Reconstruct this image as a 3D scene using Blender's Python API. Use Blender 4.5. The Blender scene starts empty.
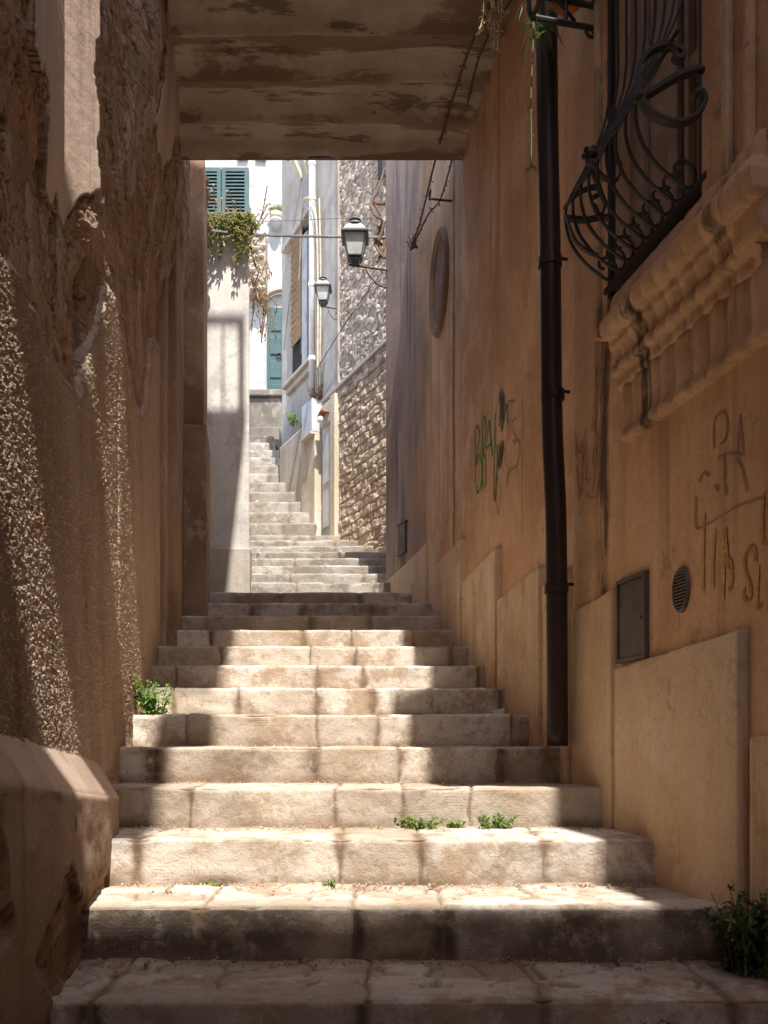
import bpy, math, random
import numpy as np
from mathutils import Vector, Matrix

random.seed(7); RNG = np.random.default_rng(7)
C = bpy.context.scene.collection
PI = math.pi
F, CX, HY = 850.0, 384.0, 747.0          # lens in pixels, image centre column, eye level row (metres: eye at z = 0)

# ------------------------------------------------------------------ noise
def hsh(ix, iy, s=0):
    n = (ix.astype(np.int64) * 374761393 + iy.astype(np.int64) * 668265263 + s * 974634777) & 0xFFFFFFFF
    n = ((n ^ (n >> 13)) * 1274126177) & 0xFFFFFFFF
    n = ((n ^ (n >> 16)) * 2246822519) & 0xFFFFFFFF
    return ((n ^ (n >> 15)) & 0xFFFFFF) / float(0x1000000)
def vn(x, y, s=0):
    ix, iy = np.floor(x), np.floor(y); fx, fy = x - ix, y - iy
    fx, fy = fx * fx * (3 - 2 * fx), fy * fy * (3 - 2 * fy)
    a, b, c, d = hsh(ix, iy, s), hsh(ix + 1, iy, s), hsh(ix, iy + 1, s), hsh(ix + 1, iy + 1, s)
    return a + (b - a) * fx + (c - a) * fy + (a - b - c + d) * fx * fy
def fbm(x, y, o=4, s=0):
    r, a, t = 0, .5, 0
    for i in range(o):
        r = r + a * vn(x * 2 ** i + 17.3 * i, y * 2 ** i - 9.1 * i, s + i); t += a; a *= .5
    return r / t - .5
def worley(x, y, s=0, j=.9):
    ix, iy = np.floor(x), np.floor(y)
    f1 = np.full(x.shape, 9.); f2 = np.full(x.shape, 9.); cid = np.zeros(x.shape)
    for a in (-1, 0, 1):
        for b in (-1, 0, 1):
            cx, cy = ix + a, iy + b
            d = np.hypot(cx + .5 + j * (hsh(cx, cy, s) - .5) - x, cy + .5 + j * (hsh(cx, cy, s + 5) - .5) - y)
            r = hsh(cx, cy, s + 11)
            m = d < f1
            f2 = np.where(m, f1, np.minimum(f2, d)); cid = np.where(m, r, cid); f1 = np.where(m, d, f1)
    return f1, f2, cid
def sstep(a, b, x):
    t = np.clip((x - a) / (b - a), 0, 1); return t * t * (3 - 2 * t)
def inpoly(px, py, poly):
    r = np.zeros(px.shape, bool); n = len(poly)
    for i in range(n):
        x0, y0 = poly[i]; x1, y1 = poly[(i + 1) % n]
        if y0 == y1: continue
        r ^= ((y0 > py) != (y1 > py)) & (px < (x1 - x0) * (py - y0) / (y1 - y0) + x0)
    return r

# ------------------------------------------------------------------ materials
def lin(c):
    return tuple(((v / 255) / 12.92 if v / 255 <= .04045 else ((v / 255 + .055) / 1.055) ** 2.4) for v in c)
class Mt:
    def __init__(s, name, rough=.85, metal=0, spec=.3):
        s.m = bpy.data.materials.new(name); s.m.use_nodes = True
        s.t = s.m.node_tree; s.b = s.t.nodes['Principled BSDF']
        s.b.inputs['Roughness'].default_value = rough; s.b.inputs['Metallic'].default_value = metal
        s.b.inputs['Specular IOR Level'].default_value = spec; s.co = None
    def set(s, sock, v):
        if hasattr(v, 'is_linked') or hasattr(v, 'links'): s.t.links.new(v, sock)
        elif isinstance(v, (tuple, list)) and len(v) == 3 and sock.type == 'RGBA': sock.default_value = (*v, 1)
        else: sock.default_value = v
    def n(s, typ, ins=None, **kw):
        nd = s.t.nodes.new(typ)
        for k, v in kw.items(): setattr(nd, k, v)
        for k, v in (ins or {}).items(): s.set(nd.inputs[k], v)
        return nd
    def pos(s, sc=(1, 1, 1), warp=0):
        if s.co is None: s.co = s.n('ShaderNodeNewGeometry').outputs['Position']
        return s.n('ShaderNodeVectorMath', {0: s.co, 1: sc}, operation='MULTIPLY').outputs[0]
    def noise(s, scale=5, det=5, ro=.6, sc=(1, 1, 1), dist=0):
        return s.n('ShaderNodeTexNoise', {'Vector': s.pos(sc), 'Scale': scale, 'Detail': det, 'Roughness': ro, 'Distortion': dist}).outputs[0]
    def voro(s, scale=5, sc=(1, 1, 1), feat='F1', out=0):
        return s.n('ShaderNodeTexVoronoi', {'Vector': s.pos(sc), 'Scale': scale}, feature=feat).outputs[out]
    def ramp(s, f, a, b, lo=0., hi=1.):
        return s.n('ShaderNodeMapRange', {0: f, 1: a, 2: b, 3: lo, 4: hi}, interpolation_type='SMOOTHSTEP').outputs[0]
    def mth(s, op, a, b=0.): return s.n('ShaderNodeMath', {0: a, 1: b}, operation=op).outputs[0]
    def mix(s, f, a, b, bl='MIX'):
        nd = s.n('ShaderNodeMix', data_type='RGBA', blend_type=bl)
        s.set(nd.inputs[0], f); s.set(nd.inputs[6], a); s.set(nd.inputs[7], b); return nd.outputs[2]
    def attr(s, name): return s.n('ShaderNodeAttribute', attribute_name=name).outputs['Fac']
    def xyz(s):
        s.pos(); nd = s.n('ShaderNodeSeparateXYZ', {0: s.co}); return nd.outputs
    def bump(s, h, st=.5, dist=.01):
        nd = s.n('ShaderNodeBump', {'Strength': st, 'Distance': dist, 'Height': h})
        if s.b.inputs['Normal'].is_linked: s.set(nd.inputs['Normal'], s.b.inputs['Normal'].links[0].from_socket)
        s.set(s.b.inputs['Normal'], nd.outputs[0])
    def col(s, c): s.set(s.b.inputs['Base Color'], c); return s

def plain(name, c, rough=.7, metal=0, var=.25, scale=14, bump=.3, bd=.004, dirt=None, dirtamt=.5):
    m = Mt(name, rough, metal)
    f = m.noise(scale, 6, .65)
    c2 = tuple(x * (1 - var) for x in c); c3 = tuple(min(1, x * (1 + var * .7)) for x in c)
    k = m.mix(m.ramp(f, .3, .7), c2, c3)
    if dirt: k = m.mix(m.ramp(m.noise(scale * .4, 7, .7), .52, .68, 0, dirtamt), k, dirt)
    m.col(k); m.bump(m.noise(scale * 5, 5, .7), bump, bd)
    return m.m

def plaster(name, base, dark, light, streak=None, stk=.6, sscale=9, grit=.5, patch=None, patchamt=.5, bands=()):
    m = Mt(name, .92, 0, .15)
    k = m.mix(m.ramp(m.noise(1.3, 8, .64), .36, .60), dark, base)
    k = m.mix(m.ramp(m.noise(3.1, 7, .66, (1, 1, .6)), .5, .72), k, light)
    k = m.mix(m.ramp(m.noise(38, 4, .7), .35, .7, 0, .3), k, tuple(x * .6 for x in base))
    k = m.mix(m.ramp(m.mth('ABSOLUTE', m.mth('SUBTRACT', m.noise(1.7, 6, .6, (1, 1, .8), .5), .5)), 0, .003, .45, 0), k, tuple(x * .4 for x in base))
    k = m.mix(m.ramp(m.noise(16, 2, .5, (1, 1, .5)), .70, .76, 0, .6), k, tuple(x * .5 for x in base))
    k = m.mix(m.ramp(m.noise(2.7, 9, .72, (1, .8, .55)), .575, .60, 0, .38), k, tuple(.5 * x + .5 * y_ for x, y_ in zip(light, (.62, .56, .48))))   # rubbed and patched areas
    k = m.mix(m.ramp(m.noise(7, 8, .75, (1, .8, .7)), .62, .645, 0, .5), k, tuple(x * .55 for x in dark))
    if streak:                                   # rain streaks running down the wall
        s_ = m.mth('MULTIPLY', m.ramp(m.noise(sscale, 6, .62, (1, 1, .05)), .48, .74), m.ramp(m.noise(.9, 4, .5), .35, .65, .25, 1))
        k = m.mix(m.mth('MULTIPLY', s_, stk), k, streak)
    if patch:
        k = m.mix(m.ramp(m.noise(2.2, 9, .7, (1, 1, .75)), .56, .62, 0, patchamt), k, patch)
    y = m.xyz()
    for (yc, w, z0, z1, colr, amt) in bands:     # a stained run under a sill or beside a jamb
        d = m.mth('ABSOLUTE', m.mth('SUBTRACT', m.mth('ADD', y[1], m.mth('MULTIPLY', m.mth('SUBTRACT', m.noise(5, 3, .6, (1, 1, .6)), .5), w * 1.3)), yc))
        f = m.mth('MULTIPLY', m.ramp(d, w * .45, w, 1, 0), m.mth('MULTIPLY', m.ramp(y[2], z0 - .25, z0 + .1), m.ramp(y[2], z1 - .1, z1 + .2, 1, 0)))
        f = m.mth('MULTIPLY', f, m.ramp(m.noise(14, 6, .75, (1, 1, .18)), .33, .56))
        k = m.mix(m.mth('MULTIPLY', f, amt), k, colr)
    m.col(k)
    m.bump(m.noise(2.5, 6, .6), .35, .03); m.bump(m.noise(70, 5, .7), grit, .004)
    return m.m

def fading_plaster():
    m = Mt('stained_grey_plaster', .92, 0, .15); y = m.xyz()[1]
    g = m.mix(m.ramp(m.noise(1.6, 8, .65, (1, 1, .3)), .35, .65), (.22, .165, .15), (.40, .305, .25))
    g = m.mix(m.ramp(m.noise(7, 7, .65, (1, 1, .05)), .5, .68, 0, .85), g, (.09, .07, .066))
    g = m.mix(m.ramp(m.noise(6, 7, .65, (1, 1, .06)), .56, .7, 0, .6), g, (.50, .39, .30))
    o = m.mix(m.ramp(m.noise(2.5, 8, .65, (1, 1, .3)), .35, .65), (.46, .285, .17), (.66, .43, .27))
    f = m.mth('ADD', m.mth('SUBTRACT', y, 6.95), m.mth('MULTIPLY', m.mth('SUBTRACT', m.noise(3, 7, .65, (1, 1, .22)), .5), 1.1))
    m.col(m.mix(m.ramp(f, -.14, .16), o, g)); m.bump(m.noise(60, 6, .7), .5, .005); m.bump(m.noise(3, 5), .4, .03)
    return m.m
def stone_steps(name='limestone_steps', ca=(.41, .335, .26), cb=(.69, .615, .525), cp=(.37, .275, .19)):
    m = Mt(name, .82, 0, .25)
    tone, joint = m.attr('tone'), m.attr('joint')
    k = m.mix(tone, ca, cb)
    k = m.mix(m.ramp(m.noise(4.2, 9, .7), .46, .6, 0, .95), k, cp)
    k = m.mix(m.ramp(m.noise(19, 7, .7), .56, .66, 0, .55), k, tuple(x * .62 for x in cp))
    k = m.mix(m.ramp(m.mth('ABSOLUTE', m.mth('SUBTRACT', m.noise(3.3, 7, .6, (1, 1, 1.6), .6), .5)), .0, .008, .45, 0), k, (.33, .22, .14))
    k = m.mix(m.ramp(m.noise(9, 7, .7), .58, .72, 0, .6), k, (.72, .65, .56))
    k = m.mix(m.ramp(m.noise(60, 4, .7), .5, .75, 0, .35), k, (.30, .22, .15))
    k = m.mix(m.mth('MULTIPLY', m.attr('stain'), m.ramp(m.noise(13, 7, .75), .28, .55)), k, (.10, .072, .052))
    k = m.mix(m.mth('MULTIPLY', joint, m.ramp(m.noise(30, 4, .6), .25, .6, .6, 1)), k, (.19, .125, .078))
    m.col(k)
    x = m.xyz()
    def comb(ax, k, ns): return m.mth('ADD', m.mth('MULTIPLY', m.mth('SINE', m.mth('MULTIPLY', m.mth('ADD', x[ax], m.mth('MULTIPLY', m.noise(ns, 3), .02)), k)), .5), .5)
    m.bump(m.mth('MULTIPLY', m.mth('MULTIPLY', comb(0, 470, 5), comb(2, 520, 6)), m.ramp(m.noise(3.1, 5), .54, .66)), .4, -.003)   # tooled face
    m.bump(m.noise(11, 7, .68), .5, .014); m.bump(m.noise(34, 8, .72), .7, .009); m.bump(m.noise(150, 4, .7), .5, .003)
    return m.m

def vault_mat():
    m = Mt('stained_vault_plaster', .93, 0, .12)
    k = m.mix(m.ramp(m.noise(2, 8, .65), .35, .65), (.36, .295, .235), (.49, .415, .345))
    bay_shade = m.mth('MULTIPLY', m.mth('SINE', m.mth('MULTIPLY', m.mth('ADD', m.xyz()[1], -5.68), 19.33)), .07)
    k = m.mix(m.ramp(m.mth('ADD', m.noise(1.5, 9, .68, (.55, 2.0, 1), .4), bay_shade), .47, .54, 0, .8), k, (.19, .12, .075))     # damp stains, plus ridge shading painted along the bays
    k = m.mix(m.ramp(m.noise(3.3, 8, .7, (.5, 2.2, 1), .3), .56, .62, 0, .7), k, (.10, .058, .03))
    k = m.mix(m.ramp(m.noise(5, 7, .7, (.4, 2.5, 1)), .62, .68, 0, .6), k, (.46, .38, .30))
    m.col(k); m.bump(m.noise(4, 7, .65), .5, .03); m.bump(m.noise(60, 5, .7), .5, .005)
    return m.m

def left_wall_mat():
    m = Mt('weathered_roughcast', .95, 0, .1)
    zone, cav = m.attr('zone'), m.attr('cav')
    er = m.mix(m.ramp(m.noise(4, 8, .7, (1, .4, 1)), .36, .64), (.29, .175, .10), (.48, .305, .19))
    er = m.mix(m.ramp(m.noise(5, 9, .68, (1, .38, 1.2)), .555, .575, 0, .85), er, (.47, .345, .25))       # scraps of old plaster skin
    er = m.mix(m.ramp(m.noise(13, 7, .7, (1, .3, 1.1)), .60, .64, 0, .85), er, (.13, .078, .045))
    er = m.mix(m.ramp(m.noise(30, 5, .7, (1, .3, 1)), .62, .68, 0, .7), er, (.50, .37, .27))
    ro = m.mix(m.ramp(m.noise(2.6, 8, .65, (1, 1, .4)), .35, .65), (.46, .31, .195), (.62, .46, .33))
    ro = m.mix(m.ramp(m.noise(120, 3, .6), .4, .7, 0, .55), ro, (.70, .57, .45))
    sm = m.mix(m.ramp(m.noise(3, 7, .6, (1, 1, .3)), .3, .7), (.38, .27, .20), (.52, .40, .315))
    k = m.mix(m.ramp(zone, .1, .9), er, sm); k = m.mix(m.ramp(zone, 1.1, 1.9), k, ro)
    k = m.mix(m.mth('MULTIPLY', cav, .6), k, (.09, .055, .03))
    k = m.mix(m.ramp(m.noise(7, 6, .65, (1, 1, .07)), .56, .74, 0, .5), k, (.13, .08, .045))
    m.col(k)
    zr = m.mth('ADD', m.mth('MULTIPLY', m.ramp(m.mth('ABSOLUTE', m.mth('SUBTRACT', zone, 1)), .1, .5), .8), .2)
    m.bump(m.mth('MULTIPLY', m.noise(45, 8, .75), zr), .9, .016); m.bump(m.mth('MULTIPLY', m.noise(170, 4, .7), zr), .8, .006)
    return m.m

def relief_mat(name, a, b, c, joint, fine=60):
    m = Mt(name, .93, 0, .12)
    k = m.mix(m.attr('tone'), a, b)
    k = m.mix(m.ramp(m.noise(5, 7, .7), .5, .68, 0, .7), k, c)
    k = m.mix(m.mth('MULTIPLY', m.attr('joint'), .75), k, joint)
    k = m.mix(m.ramp(m.noise(7, 6, .65, (1, 1, .15)), .58, .74, 0, .5), k, tuple(x * .45 for x in a))
    m.col(k); m.bump(m.noise(fine, 7, .72), .6, .012)
    return m.m

def metal(name, c, rust=(.10, .045, .02), amt=.5, rough=.55):
    m = Mt(name, rough, .25, .4)
    k = m.mix(m.ramp(m.noise(9, 7, .7), .5, .7, 0, amt), c, rust)
    m.col(k); m.bump(m.noise(55, 5, .7), .35, .004)
    return m.m

def leafm(name, a, b, c=None):
    m = Mt(name, .55, 0, .3)
    k = m.mix(m.ramp(m.noise(23, 3, .6), .35, .65), a, b)
    if c: k = m.mix(m.ramp(m.noise(11, 3, .6), .55, .7), k, c)
    m.col(k); m.b.inputs['Subsurface Weight'].default_value = 0
    tr = m.n('ShaderNodeBsdfTranslucent', {'Color': tuple(min(1, x * 1.6) for x in b)})
    mx = m.n('ShaderNodeMixShader', {0: .3, 1: m.b.outputs[0], 2: tr.outputs[0]})
    m.t.links.new(mx.outputs[0], m.t.nodes['Material Output'].inputs[0])
    return m.m

def glassy(name, c, rough=.15, a=.6):
    m = Mt(name, rough, 0, .5)
    m.col(m.mix(m.ramp(m.noise(9, 5, .6), .35, .65), c, tuple(x * .75 for x in c)))
    tr = m.n('ShaderNodeBsdfTransparent', {'Color': (.92, .95, .93, 1)})
    mx = m.n('ShaderNodeMixShader', {0: a, 1: tr.outputs[0], 2: m.b.outputs[0]})
    m.t.links.new(mx.outputs[0], m.t.nodes['Material Output'].inputs[0])
    return m.m

M = dict(
 step=stone_steps(), fstep=stone_steps('grey_limestone_steps', (.27, .245, .21), (.42, .385, .335), (.22, .19, .155)), left=left_wall_mat(),
 left_body=plaster('old_house_plaster', (.36, .23, .145), (.23, .14, .085), (.44, .31, .21), (.12, .07, .04)),
 ochre=plaster('ochre_plaster', (.71, .445, .268), (.53, .31, .175), (.78, .545, .365), (.27, .16, .09), .75, 9, .3, None, 0,
      bands=((3.43, .075, -.4, 2.2, (.075, .055, .042), .92), (4.86, .035, 2.9, 4.4, (.2, .12, .07), .4), (5.98, .05, 1.4, 4.4, (.13, .085, .055), .9),
             (4.42, .02, 1.2, 1.9, (.2, .12, .07), .5), (2.93, .02, .7, 1.15, (.30, .16, .09), .35), (2.55, .02, .7, 1.15, (.3, .16, .09), .35))),
 greyplaster=fading_plaster(),
 panel=plaster('dado_plaster', (.74, .55, .365), (.59, .405, .25), (.79, .63, .45), (.33, .20, .105), .7, 7, .3, (.44, .285, .155), .55),
 moulding=plaster('moulded_stone', (.64, .42, .265), (.46, .285, .165), (.70, .49, .335), (.20, .12, .065), .7, 16, .5, (.10, .085, .03), .45,
      bands=((3.02, .05, 1.1, 1.62, (.035, .03, .02), .95), (2.52, .03, 1.3, 1.68, (.06, .05, .02), .8))),
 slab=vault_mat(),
 white=plaster('whitewash', (.47, .465, .455), (.36, .355, .345), (.53, .525, .515), (.55, .52, .47), .35, 5, .3),
 mid=plaster('weathered_white_plaster', (.68, .64, .58), (.50, .47, .43), (.74, .71, .66), (.34, .31, .28), .6, 5, .5, (.40, .36, .33), .55),
 midbase=plaster('rough_cement_base', (.50, .44, .37), (.38, .33, .27), (.56, .5, .43), (.26, .22, .18), .5, 6, 1.),
 farplaster=plaster('grey_house_plaster', (.43, .40, .36), (.31, .28, .25), (.51, .47, .42), (.22, .19, .17), .7, 5, .5, (.36, .32, .29), .5),
 cream=plaster('cream_plaster', (.60, .535, .42), (.48, .41, .30), (.65, .59, .48), (.40, .27, .15), .45, 10, .4),
 rubble=relief_mat('rubble_stone', (.37, .30, .24), (.53, .445, .365), (.26, .20, .155), (.20, .15, .115)),
 ashlar=relief_mat('brown_coursed_stone', (.38, .285, .20), (.53, .42, .32), (.28, .20, .14), (.24, .17, .115)),
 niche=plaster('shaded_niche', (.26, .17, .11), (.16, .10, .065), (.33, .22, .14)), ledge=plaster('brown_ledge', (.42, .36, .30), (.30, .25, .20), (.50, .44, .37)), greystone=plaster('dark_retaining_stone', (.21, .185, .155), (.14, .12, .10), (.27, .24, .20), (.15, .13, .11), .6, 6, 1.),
 iron=metal('wrought_iron', (.036, .029, .026), (.05, .028, .018), .6, .6),
 rustiron=metal('rusty_iron', (.10, .055, .035), (.17, .08, .045), .7, .75),
 pipe=metal('brown_painted_pipe', (.034, .021, .017), (.06, .033, .023), .55, .42),
 whitepipe=plain('white_painted_pipe', (.74, .73, .70), .5, 0, .1, 8, .2, .002, (.4, .36, .32), .35),
 wood=plain('weathered_pale_wood', (.42, .32, .245), .7, 0, .2, 5, .4, .003, (.2, .14, .09), .5),
 dark=plain('dark_interior', (.03, .026, .022), .9),
 teal=plain('teal_paint', (.05, .095, .095), .5, 0, .18, 6, .25, .002, (.10, .13, .125), .3),
 straw=plain('woven_straw', (.34, .245, .155), .9, 0, .35, 30, .8, .01, (.3, .18, .09), .6),
 greyslab=plain('grey_slate_slab', (.33, .33, .36), .8, 0, .15, 6),
 terra=plain('terracotta', (.42, .15, .06), .8, 0, .2, 10),
 tile=plain('red_tile', (.26, .105, .06), .8, 0, .2, 10),
 steel=plain('galvanised_cover', (.15, .125, .115), .55, .35, .25, 9, .3, .002, (.09, .06, .05), .6),
 zinc=plain('grey_zinc_box', (.54, .54, .54), .5, .1, .12, 7),
 cable=plain('grey_cable', (.24, .23, .23), .6), cablecream=plain('cream_cable', (.55, .47, .34), .6), cabledark=plain('black_cable', (.03, .026, .024), .6),
 lampglass=glassy('frosted_lamp_glass', (.70, .70, .67), .25, .75), lampmetal=metal('lamp_grey_metal', (.10, .10, .095), (.14, .09, .06), .4, .5),
 lamproof=plain('lamp_sky_glass', (.42, .50, .58), .25, 0, .2, 10),
 bulb=plain('white_bulb', (.8, .8, .76), .3),
 leaf=leafm('fresh_leaf', (.085, .19, .03), (.19, .30, .06)), weed=leafm('weed_leaf', (.10, .19, .04), (.20, .28, .08)),
 spider=leafm('spider_plant_leaf', (.045, .075, .015), (.08, .11, .025)), darkleaf=leafm('dark_leaf', (.030, .070, .014), (.060, .11, .025)),
 succ=leafm('succulent_leaf', (.15, .17, .05), (.26, .26, .09), (.34, .20, .08)), dry=leafm('dry_leaf', (.30, .17, .08), (.42, .27, .14)),
 stem=plain('stem_bark', (.16, .10, .06), .85), stemgreen=plain('green_stem', (.14, .14, .05), .7), straws=plain('dry_straw_stem', (.48, .38, .22), .8),
 paper=plain('white_paper', (.72, .72, .72), .8, 0, .05), earth=plain('dry_earth', (.22, .155, .10), .95, 0, .3, 20, 1., .02),
 green_paint=plain('green_spray', (.06, .27, .05), .7, 0, .35, 25), yellow_paint=plain('yellow_spray', (.70, .43, .14), .7, 0, .2, 25),
 pencil_paint=plain('faint_grey_marker', (.40, .25, .165), .85, 0, .2, 25), black_paint=plain('grey_black_spray', (.24, .18, .14), .8, 0, .3, 25), sepia_paint=plain('sepia_marker', (.33, .18, .11), .8, 0, .25, 25),
 pebble=plain('grit', (.42, .33, .24), .9, 0, .4, 60),
)

# ------------------------------------------------------------------ objects and mesh helpers
def tag(o, label=None, cat=None, group=None, kind=None):
    for k, v in (('label', label), ('category', cat), ('group', group), ('kind', kind)):
        if v: o[k] = v
    return o
def thing(name, label, cat, loc=(0, 0, 0), group=None):
    o = bpy.data.objects.new(name, None); C.objects.link(o); o.location = loc; o.empty_display_size = .1
    return tag(o, label, cat, group)
def wloc(o):
    v = Vector((0, 0, 0))
    while o is not None: v = v + o.location; o = o.parent
    return v
def link(name, me, mat, parent=None, smooth=False, origin=None):
    o = bpy.data.objects.new(name, me); C.objects.link(o); me.materials.append(mat)
    w = wloc(parent) if parent else Vector((0, 0, 0))
    if origin is not None: o.location = Vector(origin) - w; w = Vector(origin)
    if parent: o.parent = parent
    if w.length: me.transform(Matrix.Translation(-w))
    if smooth: me.polygons.foreach_set('use_smooth', np.ones(len(me.polygons), bool))
    me.update(); return o
class MB:
    def __init__(s): s.v = []; s.f = []
    def add(s, vs, fs):
        k = len(s.v); s.v += [tuple(v) for v in vs]; s.f += [tuple(i + k for i in f) for f in fs]; return s
    def hexa(s, p):      # 8 corners: bottom loop 0-3, top loop 4-7
        return s.add(p, [(3, 2, 1, 0), (4, 5, 6, 7), (0, 1, 5, 4), (1, 2, 6, 5), (2, 3, 7, 6), (3, 0, 4, 7)])
    def box(s, x0, x1, y0, y1, z0, z1):
        return s.hexa([(x0, y0, z0), (x1, y0, z0), (x1, y1, z0), (x0, y1, z0), (x0, y0, z1), (x1, y0, z1), (x1, y1, z1), (x0, y1, z1)])
    def prism(s, poly, z0, z1):     # plan polygon (x, y) raised between two heights
        n = len(poly)
        return s.add([(x, y, z0) for x, y in poly] + [(x, y, z1) for x, y in poly],
                     [tuple(reversed(range(n))), tuple(range(n, 2 * n))] + [(i, (i + 1) % n, n + (i + 1) % n, n + i) for i in range(n)])
    def tube(s, path, r, n=8, flat=1., cap=True):
        P = [Vector(p) for p in path]; m = len(P)
        rr = r if isinstance(r, (list, tuple)) else [r] * m
        up = None; rings = []
        for i in range(m):
            t = (P[min(i + 1, m - 1)] - P[max(i - 1, 0)])
            t = t.normalized() if t.length > 1e-9 else Vector((0, 0, 1))
            if up is None: up = t.orthogonal().normalized()
            up = (up - t * up.dot(t)); up = up.normalized() if up.length > 1e-6 else t.orthogonal().normalized()
            b = t.cross(up)
            rings.append([P[i] + up * (rr[i] * math.cos(a)) + b * (rr[i] * flat * math.sin(a)) for a in (2 * PI * j / n for j in range(n))])
        vs = [v for r_ in rings for v in r_]
        fs = [(i * n + j, i * n + (j + 1) % n, (i + 1) * n + (j + 1) % n, (i + 1) * n + j) for i in range(m - 1) for j in range(n)]
        if cap: fs += [tuple(reversed(range(n))), tuple(range((m - 1) * n, m * n))]
        return s.add(vs, fs)
    def strap(s, path, w, t, wdir):   # flat iron strap: width along wdir, thickness across
        P = [Vector(p) for p in path]; m = len(P); W = Vector(wdir).normalized(); vs = []
        ww = w if isinstance(w, (list, tuple)) else [w] * m
        for i in range(m):
            d = (P[min(i + 1, m - 1)] - P[max(i - 1, 0)]).normalized(); nn = d.cross(W); nn = nn.normalized() if nn.length > 1e-6 else Vector((0, 0, 1))
            for a, b in ((-1, -1), (1, -1), (1, 1), (-1, 1)): vs.append(P[i] + W * (a * ww[i] / 2) + nn * (b * t / 2))
        fs = [(i * 4 + j, i * 4 + (j + 1) % 4, i * 4 + 4 + (j + 1) % 4, i * 4 + 4 + j) for i in range(m - 1) for j in range(4)]
        return s.add(vs, fs + [(3, 2, 1, 0), tuple(range(m * 4 - 4, m * 4))])
    def lathe(s, prof, c, n=20, sq=False):    # prof: (radius, z); sq: four sided
        k = 4 if sq else n; off = PI / 4 if sq else 0
        vs = [(c[0] + r * math.cos(off + 2 * PI * j / k), c[1] + r * math.sin(off + 2 * PI * j / k), c[2] + z) for r, z in prof for j in range(k)]
        m = len(prof)
        fs = [(i * k + j, i * k + (j + 1) % k, (i + 1) * k + (j + 1) % k, (i + 1) * k + j) for i in range(m - 1) for j in range(k)]
        return s.add(vs, fs + [tuple(reversed(range(k))), tuple(range((m - 1) * k, m * k))])
    def ball(s, c, r, n=8):
        return s.lathe([(max(1e-4, r * math.sin(PI * i / n)), -r * math.cos(PI * i / n)) for i in range(n + 1)], c, n + 4)
    def build(s, name, mat, parent=None, smooth=False, origin=None, bevel=0):
        me = bpy.data.meshes.new(name); me.from_pydata(s.v, [], s.f)
        o = link(name, me, mat, parent, smooth, origin)
        if bevel:
            b = o.modifiers.new('b', 'BEVEL'); b.width = bevel; b.segments = 2; b.limit_method = 'ANGLE'; b.angle_limit = math.radians(40)
        return o
def catmull(pts, k=6):
    P = [np.array(p, float) for p in pts]; P = [2 * P[0] - P[1]] + P + [2 * P[-1] - P[-2]]; out = []
    for i in range(1, len(P) - 2):
        a, b, c, d = P[i - 1:i + 3]
        for j in range(k):
            t = j / k; out.append(tuple(.5 * (2 * b + (c - a) * t + (2 * a - 5 * b + 4 * c - d) * t * t + (3 * b - a - 3 * c + d) * t ** 3)))
    out.append(tuple(P[-2])); return out
def grid(name, P, mat, parent=None, attrs=None, smooth=True, flip=False):
    nu, nv = P.shape[:2]
    me = bpy.data.meshes.new(name); idx = np.arange(nu * nv).reshape(nu, nv)
    q = np.stack([idx[:-1, :-1], idx[1:, :-1], idx[1:, 1:], idx[:-1, 1:]], -1).reshape(-1, 4)
    if flip: q = q[:, ::-1]
    me.vertices.add(nu * nv); me.vertices.foreach_set('co', P.reshape(-1).astype(np.float32))
    me.loops.add(q.size); me.loops.foreach_set('vertex_index', q.reshape(-1).astype(np.int32))
    me.polygons.add(len(q)); me.polygons.foreach_set('loop_start', np.arange(0, q.size, 4, dtype=np.int32))
    me.update(calc_edges=True)
    for k, a in (attrs or {}).items():
        at = me.attributes.new(k, 'FLOAT', 'POINT'); at.data.foreach_set('value', a.reshape(-1).astype(np.float32))
    return link(name, me, mat, parent, smooth)

class Wall:              # an upright wall whose plan line is x = x0 + s * depth; side +1 when the lane lies towards -x
    def __init__(w, x0, s, side):
        w.x0, w.s = x0, s; L = math.hypot(1, s); w.L = L
        w.nx, w.ny = (-1 / L, s / L) if side > 0 else (1 / L, -s / L)
    def P(w, d, z, n=0.): return (w.x0 + w.s * d + n * w.nx, d + n * w.ny, z)
    def dp(w, px, n=0.):
        a = (px - CX) / F; return (w.x0 + n * w.nx - a * n * w.ny) / (a - w.s)
    def on(w, px, py, n=0.):
        d = w.dp(px, n); return w.P(d, (HY - py) / F * (d + n * w.ny), n)
    def box(w, mb, d0, d1, z0, z1, n0, n1):
        a = [w.P(d0, 0, n0), w.P(d0, 0, n1), w.P(d1, 0, n1), w.P(d1, 0, n0)]
        return mb.hexa([(p[0], p[1], z0) for p in a] + [(p[0], p[1], z1) for p in a])
class WallShift(Wall):      # same wall, distances measured from a mark 4.5 cm further along
    def P(w, d, z, n=0.): return Wall.P(w, d + .045, z, n)
    def dp(w, px, n=0.): return Wall.dp(w, px, n) - .045
WW = WallShift(1.562, -.199, 1)
def pt(px, py, d): return ((px - CX) / F * d, d, (HY - py) / F * d)

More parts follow.
